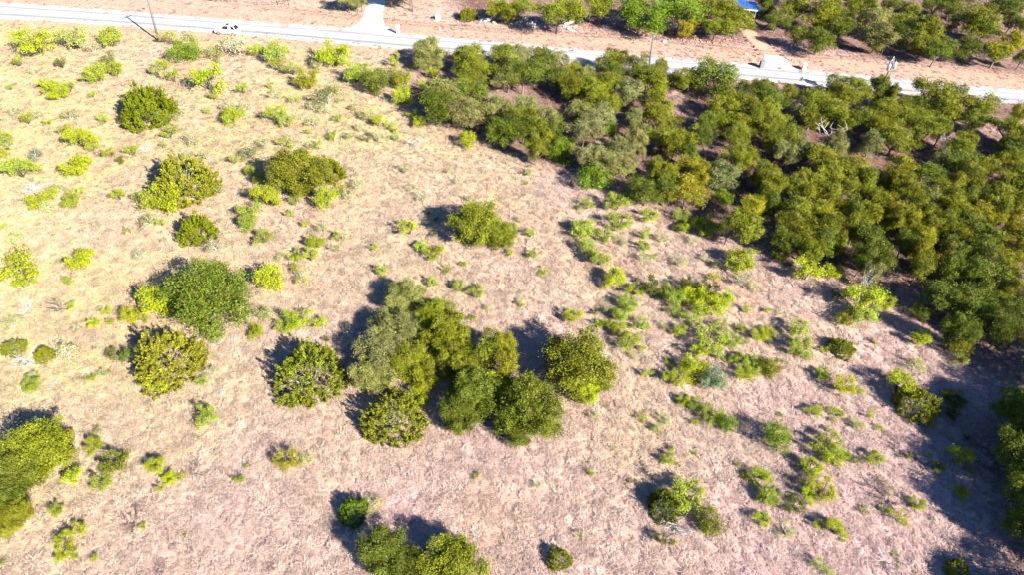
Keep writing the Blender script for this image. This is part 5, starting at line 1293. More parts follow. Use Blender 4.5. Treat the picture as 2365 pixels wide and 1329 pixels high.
nR = len(road_far); NA = 13
V = []; ac = []
ragged = np.random.default_rng(4)
for i in range(nR):
    e0, e1 = ragged.normal(0, .22, 2)
    for k in range(NA):
        t = k / (NA - 1)
        p = road_near[i] * (1 - t) + road_far[i] * t
        V.append((p[0], p[1] + (e0 - .35 if k == 0 else e1 + .35 if k == NA - 1 else 0), .03 + .05 * (1 - (2 * t - 1) ** 2))); ac.append(t)
F = np.array([(i * NA + k, (i + 1) * NA + k, (i + 1) * NA + k + 1, i * NA + k + 1) for i in range(nR - 1) for k in range(NA - 1)])
me = raw_mesh('road', V, F, M_ROAD, smooth=True)
a = me.attributes.new('across', 'FLOAT', 'POINT'); a.data.foreach_set('value', np.array(ac, dtype=np.float32))
tag(link('road', me), kind='structure')

M_CONC = simple('pale_concrete', (.62, .60, .56), .8, 0, .08, 2)
M_DIRT = simple('red_dirt', (.44, .26, .17), .95, 0, .22, 1.2, .3)


def slab(name, poly, z, mat, edge=.0):
    n = len(poly)
    V = [(x, y, z) for x, y in poly] + [(x, y, -.05) for x, y in poly]
    F = [tuple(range(n))] + [(i, i + n, (i + 1) % n + n, (i + 1) % n) for i in range(n)]
    o = link(name, raw_mesh(name, V, F, mat))
    bpy_mesh = o.data; bpy_mesh.validate()
    return tag(o, kind='structure')


def ccw(p):
    a = sum(p[i - 1][0] * p[i][1] - p[i][0] * p[i - 1][1] for i in range(len(p)))
    return p if a > 0 else p[::-1]


slab('driveway', ccw(DRIVE), .10, M_CONC)
slab('concrete_apron', ccw(APRON), .085, M_CONC)
slab('dirt_driveway', ccw(DIRT_DRIVE), .04, M_DIRT)

# ------------------------------------------------------------------ dry grass: tufts spread over the ground by geometry nodes
m, N, L = new_mat('dry_grass'); M_GRASS = m
out = N.new('ShaderNodeOutputMaterial'); b = N.new('ShaderNodeBsdfPrincipled'); b.inputs['Roughness'].default_value = .8; b.inputs['Specular IOR Level'].default_value = .06
at = N.new('ShaderNodeAttribute'); at.attribute_type = 'INSTANCER'; at.attribute_name = 'soil'
lv = N.new('ShaderNodeAttribute'); lv.attribute_name = 'leafvar'
oi = N.new('ShaderNodeObjectInfo')
mx = N.new('ShaderNodeMix'); mx.data_type = 'RGBA'; mx.inputs['Factor'].default_value = .35; mx.inputs['B'].default_value = (.68, .565, .48, 1)
L.new(at.outputs['Color'], mx.inputs['A'])
sm = N.new('ShaderNodeMath'); sm.operation = 'ADD'; L.new(lv.outputs['Fac'], sm.inputs[0]); L.new(oi.outputs['Random'], sm.inputs[1])
mr = N.new('ShaderNodeMapRange'); mr.inputs['From Max'].default_value = 2; mr.inputs['To Min'].default_value = .5; mr.inputs['To Max'].default_value = 1.5
L.new(sm.outputs[0], mr.inputs['Value'])
hs = N.new('ShaderNodeHueSaturation'); L.new(mx.outputs['Result'], hs.inputs['Color']); L.new(mr.outputs[0], hs.inputs['Value'])
t = N.new('ShaderNodeBsdfTranslucent'); mix = N.new('ShaderNodeMixShader'); mix.inputs[0].default_value = .25
L.new(hs.outputs[0], b.inputs['Base Color']); L.new(hs.outputs[0], t.inputs['Color'])
L.new(b.outputs[0], mix.inputs[1]); L.new(t.outputs[0], mix.inputs[2]); L.new(mix.outputs[0], out.inputs[0])


def tuft(seed, nb=40, ln=.4, rad=.2, lean=.6):
    r = np.random.default_rng(seed)
    V, F = [], []
    for i in range(nb):
        az = r.random() * 6.283; base = np.array([math.cos(az), math.sin(az), 0]) * rad * r.random() ** .5
        az2 = r.normal(0, .75) if r.random() < .6 else r.random() * 6.283        # most blades lean one way, combed by the wind
        d = np.array([math.cos(az2), math.sin(az2), 0]); l = ln * r.uniform(.5, 1.25); le = lean * r.uniform(.5, 1.6)
        side = np.array([-d[1], d[0], 0]) * r.uniform(.006, .012)
        p1 = base + d * l * .35 * le + np.array([0, 0, l * .6 / (1 + .35 * le)])
        p2 = base + d * l * .95 * le + np.array([0, 0, l * .72 / (1 + le)])
        n = len(V); V += [base - side, base + side, p1 + side * .9, p1 - side * .9, p2 + side * .35, p2 - side * .35]
        F += [(n, n + 1, n + 2, n + 3), (n + 3, n + 2, n + 4, n + 5)]
    return raw_mesh('tuft', np.array(V), np.array(F), M_GRASS, np.repeat(r.random(nb), 2))


tufts = bpy.data.collections.new('grass_tufts')
for i in range(6):
    tufts.objects.link(bpy.data.objects.new('tuft', tuft(40 + i, 58 + 6 * i, .25 + .03 * i, .16 + .04 * i, .5 + .1 * i)))

gme = grid_mesh('dry_grass', M_GRASS)
a = gme.attributes.new('density', 'FLOAT', 'POINT')
fall = np.clip(1.25 - dist / 170, .35, 1)
a.data.foreach_set('value', (dens * fall * 11.0).astype(np.float32).ravel())
grass = tag(link('dry_grass', gme), 'dry straw coloured grass covering the whole field', 'grass', kind='stuff')
ng = bpy.data.node_groups.new('grass_scatter', 'GeometryNodeTree')
ng.interface.new_socket('Geometry', in_out='INPUT', socket_type='NodeSocketGeometry')
ng.interface.new_socket('Geometry', in_out='OUTPUT', socket_type='NodeSocketGeometry')
gi, go = ng.nodes.new('NodeGroupInput'), ng.nodes.new('NodeGroupOutput')
dp = ng.nodes.new('GeometryNodeDistributePointsOnFaces'); dp.distribute_method = 'RANDOM'; dp.inputs['Seed'].default_value = 3
nd = ng.nodes.new('GeometryNodeInputNamedAttribute'); nd.data_type = 'FLOAT'; nd.inputs['Name'].default_value = 'density'
ci = ng.nodes.new('GeometryNodeCollectionInfo'); ci.inputs['Collection'].default_value = tufts
ci.inputs['Separate Children'].default_value = True; ci.inputs['Reset Children'].default_value = True
ip = ng.nodes.new('GeometryNodeInstanceOnPoints'); ip.inputs['Pick Instance'].default_value = True
rr = ng.nodes.new('FunctionNodeRandomValue'); rr.data_type = 'FLOAT_VECTOR'; rr.inputs['Min'].default_value = (-.12, -.12, R(35) - .9); rr.inputs['Max'].default_value = (.12, .12, R(35) + .9)
rs = ng.nodes.new('FunctionNodeRandomValue'); rs.data_type = 'FLOAT'; rs.inputs[2].default_value = .45; rs.inputs[3].default_value = 1.25; rs.inputs['Seed'].default_value = 7
lk = ng.links.new
nzg = ng.nodes.new('ShaderNodeTexNoise'); nzg.inputs['Scale'].default_value = 1.0; nzg.inputs['Detail'].default_value = 3
vr = ng.nodes.new('ShaderNodeVectorRotate'); vr.rotation_type = 'Z_AXIS'; vr.inputs['Angle'].default_value = R(-38); gp = ng.nodes.new('GeometryNodeInputPosition')
vm = ng.nodes.new('ShaderNodeVectorMath'); vm.operation = 'MULTIPLY'; vm.inputs[1].default_value = (.75, 1.7, 1)
lk(gp.outputs[0], vr.inputs['Vector']); lk(vr.outputs[0], vm.inputs[0]); lk(vm.outputs[0], nzg.inputs['Vector'])
mrg = ng.nodes.new('ShaderNodeMapRange')
for k_, v_ in (('From Min', .42), ('From Max', .58), ('To Min', .22), ('To Max', 1.6)): mrg.inputs[k_].default_value = v_
mug = ng.nodes.new('ShaderNodeMath'); mug.operation = 'MULTIPLY'
mrs = ng.nodes.new('ShaderNodeMapRange')
for k_, v_ in (('From Min', .40), ('From Max', .62), ('To Min', .55), ('To Max', 1.4)): mrs.inputs[k_].default_value = v_
mus = ng.nodes.new('ShaderNodeMath'); mus.operation = 'MULTIPLY'
lk(nzg.outputs['Fac'], mrg.inputs['Value']); lk(nzg.outputs['Fac'], mrs.inputs['Value'])
lk(gi.outputs[0], dp.inputs['Mesh']); lk(nd.outputs['Attribute'], mug.inputs[0]); lk(mrg.outputs[0], mug.inputs[1]); lk(mug.outputs[0], dp.inputs['Density'])
lk(dp.outputs['Points'], ip.inputs['Points']); lk(ci.outputs[0], ip.inputs['Instance'])
lk(rr.outputs[0], ip.inputs['Rotation']); lk(rs.outputs[1], mus.inputs[0]); lk(mrs.outputs[0], mus.inputs[1]); lk(mus.outputs[0], ip.inputs['Scale']); lk(ip.outputs[0], go.inputs[0])
md = grass.modifiers.new('scatter', 'NODES'); md.node_group = ng

# ------------------------------------------------------------------ plant prototypes (meshes shared by the copies)
def leaves(name, P, U, Nn, ln, wd, mat, var):
    """diamond shaped leaf sprays, centre P, long axis U, facing Nn"""
    U = unit(U); Wv = unit(np.cross(Nn, U)); n3_ = np.cross(U, Wv)
    ln = np.broadcast_to(np.asarray(ln, float), (len(P),))[:, None]; wd = np.broadcast_to(np.asarray(wd, float), (len(P),))[:, None]
    a_ = P - U * ln * .5; c_ = P + U * ln * .5
    b_ = P + Wv * wd * .5 + n3_ * wd * .18; d_ = P - Wv * wd * .5 + n3_ * wd * .18
    V = np.stack([a_, b_, c_, d_], 1).reshape(-1, 3)
    F = np.arange(len(P) * 4).reshape(-1, 4)
    return raw_mesh(name, V, F, mat, var)


def rdir(r, n, zb=0.0):
    d = r.normal(size=(n, 3)); d[:, 2] += zb
    return unit(d)


def oak_crown(seed, w, h, nl, npuff, pr, low=.30, leaf=.24, wild=1.0):
    """crown of many overlapping leafy clumps round a hollow, uneven outline"""
    r = np.random.default_rng(seed)
    cz = h * (low + 1) / 2; rz = h * (1 - low) / 2
    ph = r.random(3) * 6.283
    C = []; tries = 0
    while len(C) < npuff and tries < 4000:
        tries += 1
        d = rdir(r, 1, .35)[0]; az = math.atan2(d[1], d[0])
        lob = 1 + wild * (.20 * math.sin(2 * az + ph[0]) + .17 * math.sin(3 * az + ph[1]) + .1 * math.sin(5 * az + ph[2]))
        f = r.uniform(.45, 1.08)
        c = np.array([d[0] * w / 2 * lob * f, d[1] * w / 2 * lob * f, cz + d[2] * rz * f])
        if all(np.linalg.norm((c - q) * (1, 1, 1.2)) > pr * w * .98 for q, _ in C) or tries > 2500:
            C.append((c, pr * w * r.uniform(.55, 1.5)))
    cen = np.array([c for c, _ in C]); rad = np.array([q for _, q in C])
    per = 22; ns = nl // per                       # leaves stand in sprays at the twig ends, with dark hollows between
    k = r.choice(len(C), ns, p=rad ** 2 / np.sum(rad ** 2))
    d = rdir(r, ns, .30)
    puffvar = r.random(len(C))
    rr_ = .70 + .34 * r.random(ns) ** .6 + .06 * np.sin(d[:, 0] * 7 + k) * np.sin(d[:, 1] * 6 + 2 * k)
    P = cen[k] + d * rad[k][:, None] * rr_[:, None] * np.array([1, 1, .85])
    ins = np.zeros(ns, int)                        # drop most sprays buried in other clumps
    for c, q in C: ins += np.sum(((P - c) / np.array([1, 1, .85])) ** 2, 1) < (q * .80) ** 2
    ok = (ins == 0) | (r.random(ns) < .05)
    P, d, k = P[ok], d[ok], k[ok]; ns = len(P)
    sr = leaf * 1.65 * r.uniform(.7, 1.35, (ns, 1, 1))
    sv = r.random(ns)
    sn = unit(d * .5 + r.normal(size=(ns, 3)) * .62 + np.array([0, 0, .25]))
    off = r.normal(size=(ns, per, 3)) * sr; off -= sn[:, None] * np.abs(np.sum(off * sn[:, None], -1, keepdims=True)) * .7
    P = (P[:, None] + off).reshape(-1, 3); n = len(P)
    P[:, 2] = np.maximum(P[:, 2], .05)
    Nn = unit(np.repeat(sn, per, 0) + r.normal(size=(n, 3)) * .30)
    U = np.cross(Nn, r.normal(size=(n, 3)))
    var = np.clip(.25 * np.repeat(puffvar[k], per) + .35 * np.repeat(sv, per) + .4 * r.random(n), 0, 1)
    return leaves('crown', P, U, Nn, leaf * r.uniform(.7, 1.4, n), leaf * .8 * r.uniform(.7, 1.3, n), M_OAK, var), cen, rad


def branch_mesh(name, lines, mat, n=5):
    mb = MB()
    for P, rr_ in lines: mb.tube(P, rr_, n, cap=False)
    return raw_mesh(name, mb.v, mb.f, mat, smooth=True)


def oak_trunk(seed, h, w, cen, r0, low):
    r = np.random.default_rng(seed + 500)
    fork = np.array([r.normal(0, .18), r.normal(0, .18), h * max(.16, low * .8)])
    L_ = [([(0, 0, -.3), (fork[0] * .3, fork[1] * .3, fork[2] * .5), tuple(fork)], [r0 * 1.35, r0, r0 * .85])]
    for i in r.permutation(len(cen))[:9]:
        c = cen[i]; mid = fork + (c - fork) * .5 + r.normal(0, .18, 3) + np.array([0, 0, -.15])
        L_.append(([tuple(fork), tuple(mid), tuple(c)], [r0 * .6, r0 * .4, r0 * .14]))
    return branch_mesh('trunk', L_, M_BARK)


def juniper(seed, w, h, nt=300, per=22, bald=()):
    r = np.random.default_rng(seed)
    ph = r.random(4) * 6.283
    d = unit(np.column_stack([r.normal(size=(nt * 2, 2)), np.abs(r.normal(size=nt * 2)) * .95 - .12]))
    for b_ in bald: d = d[((d @ unit(np.array(b_))) < (.84 + .14 * r.random(len(d)))) | (r.random(len(d)) < .40)]
    d = d[:nt]; az = np.arctan2(d[:, 1], d[:, 0])
    lob = 1 + .10 * np.sin(3 * az + ph[0]) + .07 * np.sin(5 * az + ph[1] + d[:, 2] * 4) + .06 * np.sin(9 * az + ph[2] + 7 * d[:, 2])
    base = d * np.array([w / 2, w / 2, h * .92]) * (lob * r.uniform(.74, .98, len(d)))[:, None]
    base[:, 2] = np.maximum(base[:, 2], .12)
    ax = unit(d * .75 + np.array([0, 0, .75]) + r.normal(size=d.shape) * .22)
    tl = r.uniform(.3, .62, len(d)) * w / 4.5
    s_ = r.random((len(d), per)) ** .8
    P = base[:, None] + ax[:, None] * (s_ * tl[:, None])[..., None] * 1.1 + r.normal(size=(len(d), per, 3)) * (.10 * w / 4.5) * (1.25 - s_[..., None])
    U = ax[:, None] * .9 + r.normal(size=P.shape) * .6
    Nn = d[:, None] * .8 + r.normal(size=P.shape) * .6
    var = np.clip(np.repeat(r.random((len(d), 1)), per, 1) * .5 + r.random((len(d), per)) * .5, 0, 1)
    n = P.shape[0] * per; P = P.reshape(-1, 3); P[:, 2] = np.maximum(P[:, 2], .03)
    return leaves('foliage', P, U.reshape(-1, 3), Nn.reshape(-1, 3), (.145 * w / 4.5) * r.uniform(.7, 1.4, n), .07 * w / 4.5, M_JUN, var.ravel())


def inner_stems(seed, w, h, n=14, r0=.06):
    r = np.random.default_rng(seed + 900); L_ = []
    for i in range(n):
        d = unit(np.array([r.normal(), r.normal(), abs(r.normal()) * .8 + .15])); e = d * np.array([w / 2, w / 2, h]) * r.uniform(.6, .85)
        L_.append(([(0, 0, -.1), tuple(e * .5 + r.normal(0, .1, 3)), tuple(e)], [r0, r0 * .6, r0 * .2]))
    return branch_mesh('stems', L_, M_DARKWOOD, 4)


def twig_fan(seed, w, h, axes, n=70, r0=.022, mat=None):
    """bare silvery twigs radiating from the heart of a bush"""
    r = np.random.default_rng(seed + 1300); L_ = []
    for i in range(n):
        a_ = unit(np.array(axes[i % len(axes)])); d = unit(a_ + r.normal(size=3) * .38); d[2] = max(d[2], .06)
        e = d * np.array([w / 2, w / 2, h]) * r.uniform(.75, 1.05); mid = e * .55 + r.normal(0, .05 * w, 3) * .6
        mid[2] = max(mid[2], .03)
        L_.append(([(0, 0, 0), tuple(mid), tuple(e)], [r0 * 1.5, r0, r0 * .4]))
        for q in range(3):
            t_ = r.uniform(.45, .9); p0 = mid * (1 - t_) + e * t_; v = unit(d + r.normal(size=3) * .7) * w * r.uniform(.06, .14)
            p1 = p0 + v; p1[2] = max(p1[2], .03)
            L_.append(([tuple(p0), tuple(p1)], [r0 * .7, r0 * .3]))
    return branch_mesh('twigs', L_, mat or M_DEAD, 3)


def mesquite(seed, w, h, stems=6, subs=4, clump=34, leaf=.17, spread=.20, lowz=.25, wood=None):
    """several arching stems from the ground, leaf clumps along their outer part"""
    r = np.random.default_rng(seed); L_ = []; Pc = []
    for i in range(stems):
        az = 6.283 * (i + r.uniform(-.35, .35)) / stems; reach = w / 2 * r.uniform(.35, .95); top = h * r.uniform(.5, .98) * (1.15 - .35 * reach / (w / 2))
        d = np.array([math.cos(az), math.sin(az), 0]); e = d * reach + np.array([0, 0, top])
        mid = d * reach * .42 + np.array([0, 0, top * .62]) + r.normal(0, .05 * w, 3)
        r0 = .028 * w / 2.4 + .008
        L_.append(([(0, 0, -.05), tuple(mid), tuple(e)], [r0 * 1.5, r0, r0 * .4]))
        for q in range(subs):
            t_ = r.uniform(.25, 1); p0 = mid * (1 - t_) + e * t_; v = unit(d * .5 + r.normal(size=3) * .8 + np.array([0, 0, .25])) * w * r.uniform(.12, .26)
            p1 = p0 + v; p1[2] = max(p1[2], lowz * h * .5)
            L_.append(([tuple(p0), tuple(p1)], [r0 * .5, r0 * .2])); Pc.append((p0 * .35 + p1 * .65, v)); Pc.append((p1, v)) if q % 2 else None
        Pc.append((e, e - mid))
    nC = len(Pc); P = []; Dd = []; vv = []
    for c, v in Pc:
        k = int(clump * r.uniform(.5, 1.4)); o = r.normal(size=(k, 3)) * spread * w / 2.4 * np.array([1, 1, .75]) * r.uniform(.6, 1.25)
        P.append(c + o); Dd.append(unit(o + .2)); vv.append(np.clip(.45 * r.random() + .55 * r.random(k), 0, 1))
    P = np.vstack(P); Dd = np.vstack(Dd); vv = np.concatenate(vv); P[:, 2] = np.maximum(P[:, 2], .04); n = len(P)
    Nn = unit(Dd * .4 + r.normal(size=(n, 3)) * .6 + np.array([0, 0, .4])); U = np.cross(Nn, r.normal(size=(n, 3)))
    s_ = leaf * (w / 2.4)
    return leaves('foliage', P, U, Nn, s_ * r.uniform(.7, 1.5, n), s_ * .55 * r.uniform(.7, 1.3, n), M_MES, vv), branch_mesh('stems', L_, wood or M_DARKWOOD, 4)


def dead_heap(seed, w, h, mat, n=16):
    r = np.random.default_rng(seed + 2000); L_ = []
    for i in range(n):
        az = r.random() * 6.283; d = np.array([math.cos(az), math.sin(az), r.uniform(.08, .9)]); e = unit(d) * np.array([w / 2, w / 2, h]) * r.uniform(.6, 1.1)
        mid = e * .5 + r.normal(0, .06 * w, 3); mid[2] = max(mid[2], .05); r0 = .034 * w / 3
        L_.append(([(0, 0, 0), tuple(mid), tuple(e)], [r0 * 1.5, r0, r0 * .4]))
        for q in range(4):
            t_ = r.uniform(.2, .95); p0 = mid * (1 - t_) + e * t_; p1 = p0 + unit(e + r.normal(size=3) * 1.2) * w * r.uniform(.08, .2); p1[2] = max(p1[2], .03)
            p2 = p1 + unit(p1 - p0 + r.normal(size=3) * .12) * w * .06; p2[2] = max(p2[2], .02)
            L_.append(([tuple(p0), tuple(p1), tuple(p2)], [r0 * .6, r0 * .4, r0 * .2]))
    return branch_mesh('branches', L_, mat, 4)


def dead_tree(seed, w, h):
    r = np.random.default_rng(seed); L_ = [([(0, 0, -.2), (.1, .05, h * .3), (.05, .1, h * .5)], [.15, .12, .1])]; tw = []
    for i in range(9):
        az = 6.283 * i / 9 + r.normal(0, .2); z0 = h * r.uniform(.38, .52); e = np.array([math.cos(az) * w / 2, math.sin(az) * w / 2, h * r.uniform(.65, 1)]); p0 = np.array([.06, .08, z0]); mid = (p0 + e) / 2 + r.normal(0, .2, 3)
        tw.append(([tuple(p0), tuple(mid), tuple(e)], [.065, .045, .015]))
        for q in range(5):
            t_ = r.uniform(0, 1); a_ = mid * (1 - t_) + e * t_; tw.append(([tuple(a_), tuple(a_ + r.normal(0, .1 * w, 3) + np.array([0, 0, .25]))], [.03, .01]))
    return branch_mesh('trunk', L_, M_DARKWOOD, 6), branch_mesh('branches', tw, M_DEAD, 4)


PROTO = {}
PROTO['O'] = []
for i in range(9):
    w, h, low = 4.6, 4.8 + .25 * (i % 4), (.30, .36, .26)[i % 3]
    cr, cen, rad = oak_crown(100 + i, w * .80, h, 15000, 15 + 2 * (i % 5), .165, low, .12)
    PROTO['O'].append((w, h, [('trunk', oak_trunk(100 + i, h, w, cen, .13, low)), ('crown', cr)]))
PROTO['L'] = []
for i in range(6):
    w, h, low = 6.5, 5.2, .06
    cr, cen, rad = oak_crown(200 + i, w * .86, h, 44000, 56, .108, low, .13, .55)
    PROTO['L'].append((w, h, [('trunk', oak_trunk(200 + i, h, w, cen, .2, .15)), ('crown', cr)]))
PROTO['K'] = []
for i in range(4):
    w, h = 3.2, 2.2
    cr, cen, rad = oak_crown(300 + i, w * .84, h, 8000, 30, .14, .04, .095)
    PROTO['K'].append((w, h, [('trunk', oak_trunk(300 + i, h, w, cen, .06, .1)), ('crown', cr)]))
PROTO['J'] = []
for i in range(4):
    w, h = 4.5, 3.3; bald = [[], [(.8, -.3, .5)], [], [(.3, -.2, .9)]][i]
    parts = [('stems', inner_stems(400 + i, w, h)), ('foliage', juniper(400 + i, w, h, 520, 46, bald))]
    if bald: parts.append(('twigs', twig_fan(400 + i, w * .88, h * .88, bald, 14, .012)))
    PROTO['J'].append((w, h, parts))
PROTO['H'] = []
for i in range(3):
    w, h = 5.0, 3.0; bald = [[(.5, -.5, .55), (-.3, .4, .8)], [(.7, .1, .7), (-.5, -.5, .5)], [(.6, -.7, .35), (.1, .3, .9), (-.8, -.1, .4)]][i]
    PROTO['H'].append((w, h, [('stems', inner_stems(450 + i, w, h)), ('foliage', juniper(450 + i, w, h, 460, 42, bald)), ('twigs', twig_fan(450 + i, w * .95, h * .9, bald, 46, .013))]))
PROTO['M'] = []
for i in range(8):
    PROTO['M'].append((2.4, 1.7, list(zip(('foliage', 'stems'), mesquite(500 + i, 2.4, 1.7, 6 + i % 3, 3 + i % 2, 84, .105, .18)))))
PROTO['B'] = []
for i in range(5):
    PROTO['B'].append((1.3, .95, list(zip(('foliage', 'stems'), mesquite(600 + i, 1.3, .95, 5, 3, 50, .13, .19)))))
PROTO['P'] = []
for i in range(6):
    PROTO['P'].append((2.2, 1.3, list(zip(('foliage', 'stems'), mesquite(700 + i, 2.2, 1.3, 6, 3, 44, .105, .24, .25, M_DEAD)))))
PROTO['X'] = PROTO['P']
PROTO['D'] = [(3.0, 1.3, [('branches', dead_heap(800 + i, 3.0, 1.3, M_DEAD if i % 2 else M_DARKWOOD))]) for i in range(4)]
PROTO['S'] = [(3.6, 5.0, list(zip(('trunk', 'branches'), dead_tree(850 + i, 3.6, 5.0)))) for i in range(2)]

# ------------------------------------------------------------------ the plants, each one a thing of its own
LEAF = dict(  # leaf base colours
    l=(.310, .390, .045), y=(.330, .400, .014), Y=(.340, .345, .014), p=(.370, .400, .120), w=(.420, .420, .190),
    s=(.180, .190, .055), g=(.092, .122, .010), G=(.105, .172, .008), o=(.142, .160, .008), j=(.150, .178, .004),
    k=(.185, .205, .014), t=(.16, .21, .12), d=(.4, .4, .4))
OAKY = (.205, .205, .008)
NAMES = dict(M='mesquite_shrub', B='small_shrub', P='feathery_shrub', X='feathery_shrub', O='oak_tree', L='oak_tree', J='juniper_bush', H='juniper_bush', K='green_bush', D='dead_branches', S='dead_tree')
CATS = dict(M='shrub', B='shrub', P='shrub', X='shrub', O='tree', L='tree', J='juniper', H='juniper', K='bush', D='dead branches', S='dead tree')
GROUPS = dict(M='lime mesquite shrubs in the field', B='low shrubs in the grass', P='pale feathery shrubs in the grass', X='pale feathery shrubs in the grass', O='oaks of the woods', L='dense oaks in the field', J='junipers in the field', H='half dead junipers in the field', K='leafy green bushes', D='bare dead branches in the grass', S='bare dead trees in the wood')
place = random.Random(21)
for kind, x, y, w, h, tint, label in PLANTS:
    pool = PROTO[kind]
    if kind == 'J': pool = pool[1::2] if tint == 'k' else pool[0::2]
    pw, ph_, parts = place.choice(pool)
    sw = w / pw * (1.32 if kind == 'O' else 1.08 if kind == 'L' else .86 if kind in 'JH' else 1.12)
    t = empty(NAMES[kind], (x, y, -.02), place.uniform(-.5, .5) if kind in 'HJD' else place.random() * 6.283, (sw * place.uniform(.94, 1.06), sw * place.uniform(.94, 1.06), h / ph_))
    tag(t, label, CATS[kind], GROUPS[kind])
    c = OAKY if (kind == 'O' and tint in 'Yy') else LEAF[tint]
    j = [place.uniform(.93, 1.06), place.uniform(.96, 1.04), place.uniform(.8, 1.2)]; g = place.uniform(.84, 1.14)
    for nm, me in parts:
        o = link(nm, me, t)
        if nm in ('crown', 'foliage'): o.color = (c[0] * j[0] * g, c[1] * j[1] * g, c[2] * j[2] * g, 1)

# ------------------------------------------------------------------ things along the road
M_POLE = simple('weathered_pole_wood', (.13, .11, .10), .9, 0, .25, 6)
M_STEEL = simple('galvanised_steel', (.55, .56, .58), .45, .6, .1, 5)
M_WHITE = simple('white_paint', (.78, .78, .77), .35, 0, .04, 2)
M_CAR = simple('white_car_paint', (.74, .75, .76), .22, 0, .02, 2, 0, .6)
M_BLUE = simple('blue_metal_roofing', (.03, .12, .42), .35, .2, .12, 1.5)
M_BLUECAR = simple('blue_car_paint', (.04, .14, .36), .2, .1, .05, 2, 0, .6)
M_GLASS = simple('dark_glass', (.018, .02, .025), .08, 0, .1, 2, 0, .6)
M_TYRE = simple('tyre_rubber', (.02, .02, .021), .85, 0, .2, 8)
M_RIM = simple('wheel_alloy', (.5, .5, .52), .35, .7, .05, 5)
M_BLACK = simple('black_iron', (.02, .02, .022), .5, .3, .2, 6)
M_LAMP = simple('lamp_glass', (.62, .62, .6), .15, 0, .05, 3)
M_RED = simple('tail_lamp_red', (.45, .02, .02), .2, 0, .05, 3)
M_LIME = simple('pale_limestone', (.58, .50, .42), .9, 0, .25, 2.5, .4)
M_SAND = simple('red_sandstone', (.36, .19, .145), .9, 0, .35, 2.5, .4)
M_DARKSTONE = simple('dark_red_stone', (.17, .075, .055), .9, 0, .35, 3, .4)
M_PALEBRICK = simple('white_limewashed_masonry', (.72, .69, .64), .85, 0, .1, 4, .2)
M_GREYSTONE = simple('grey_blue_stone', (.16, .16, .19), .9, 0, .5, 5, .4)
M_PALEGREEN = simple('pale_green_enamel', (.42, .52, .47), .5, 0, .06, 2)
M_CERAMIC = simple('grey_porcelain', (.6, .6, .6), .3, 0, .05, 3)


def along(a_, b_):
    return math.atan2(b_[1] - a_[1], b_[0] - a_[0])


# utility poles, their crossarms and the lines between them
def utility_pole(base, top, arm, label, transformers=0, lamp=False, r=.21):
    t = empty('utility_pole', (base[0], base[1], 0)); tag(t, label, 'utility pole', 'utility poles beside the road')
    d = Vector((top[0] - base[0], top[1] - base[1], top[2]))
    MB().tube([(0, 0, -.6), d * .5, d], [r, r * .85, r * .62], 10).build('pole', M_POLE, t, smooth=True)
    a_ = Vector((arm[0], arm[1], 0)); u = a_.normalized(); c = d * .96
    f = Vector((-u.y, u.x, 0)) * .16
    mb = MB(); mb.tube([c + f - a_ / 2, c + f + a_ / 2], .07, 4); mb.build('crossarm', M_POLE, t)
    ends = []
    for k in (-.46, -.2, .2, .46):
        p = c + f + a_ * k
        MB().tube([p + Vector((0, 0, .04)), p + Vector((0, 0, .14)), p + Vector((0, 0, .26))], [.05, .075, .05], 8).build('insulator', M_CERAMIC, t, smooth=True)
        ends.append(Vector((base[0], base[1], 0)) + p + Vector((0, 0, .27)))
    mb = MB()
    for s_ in (-1, 1): mb.tube([c - Vector((0, 0, .9)), c + f + a_ * .3 * s_], .025, 4)
    mb.build('brace', M_STEEL, t)
    for k in range(transformers):
        q = 2.1 * k - .5; o = Vector((math.cos(q), math.sin(q), 0)) * .48; b0 = d * (.80 - .02 * k) + o
        can = MB().tube([b0, b0 + Vector((0, 0, .05)), b0 + Vector((0, 0, .95)), b0 + Vector((0, 0, 1.02))], [.22, .27, .27, .2], 12).build('transformer', M_STEEL, t, smooth=True)
        MB().tube([b0 + Vector((0, 0, 1.0)), b0 + Vector((0, 0, 1.3))], [.06, .04], 6).build('bushing', M_CERAMIC, can)
        MB().tube([d * .84, b0 + Vector((0, 0, .6))], .05, 4).build('bracket', M_STEEL, t)
    if lamp:
        p = d * .60
        MB().tube([p, p + Vector((-.9, -.1, .15))], .03, 5).build('lamp_arm', M_STEEL, t)
        MB().box(p + Vector((-1.15, -.12, .14)), (.6, .22, .12), 0, .8).build('lamp_head', M_BLACK, t, .02)
    return ends


E1 = utility_pole(AT_POLE1, TOP1, ARM1, 'tall leaning wooden utility pole at the top left, its top out of frame', lamp=True)
E2 = utility_pole(AT_POLE2, TOP2, ARM2, 'wooden utility pole rising from behind the roadside oaks in the middle')
E3 = utility_pole(AT_POLE3, TOP3, ARM2, 'wooden utility pole with grey transformers near its top, at the right', transformers=3)


def power_line(A, B_, label, sag=.9):
    t = tag(empty('power_line', tuple(A[0])), label, 'power line', 'power lines along the road')
    o = A[0]
    for p, q in zip(A, B_):
        P = [p.lerp(q, s_ / 16) - Vector((0, 0, 4 * sag * (s_ / 16) * (1 - s_ / 16))) - o for s_ in range(17)]
        MB().tube(P, .02, 4).build('wire', M_BLACK, t)


power_line(E1, E2, 'thin power line wires hanging between the leaning pole and the middle pole', 1.6)
power_line(E2, E3, 'thin power line wires hanging between the middle pole and the transformer pole')

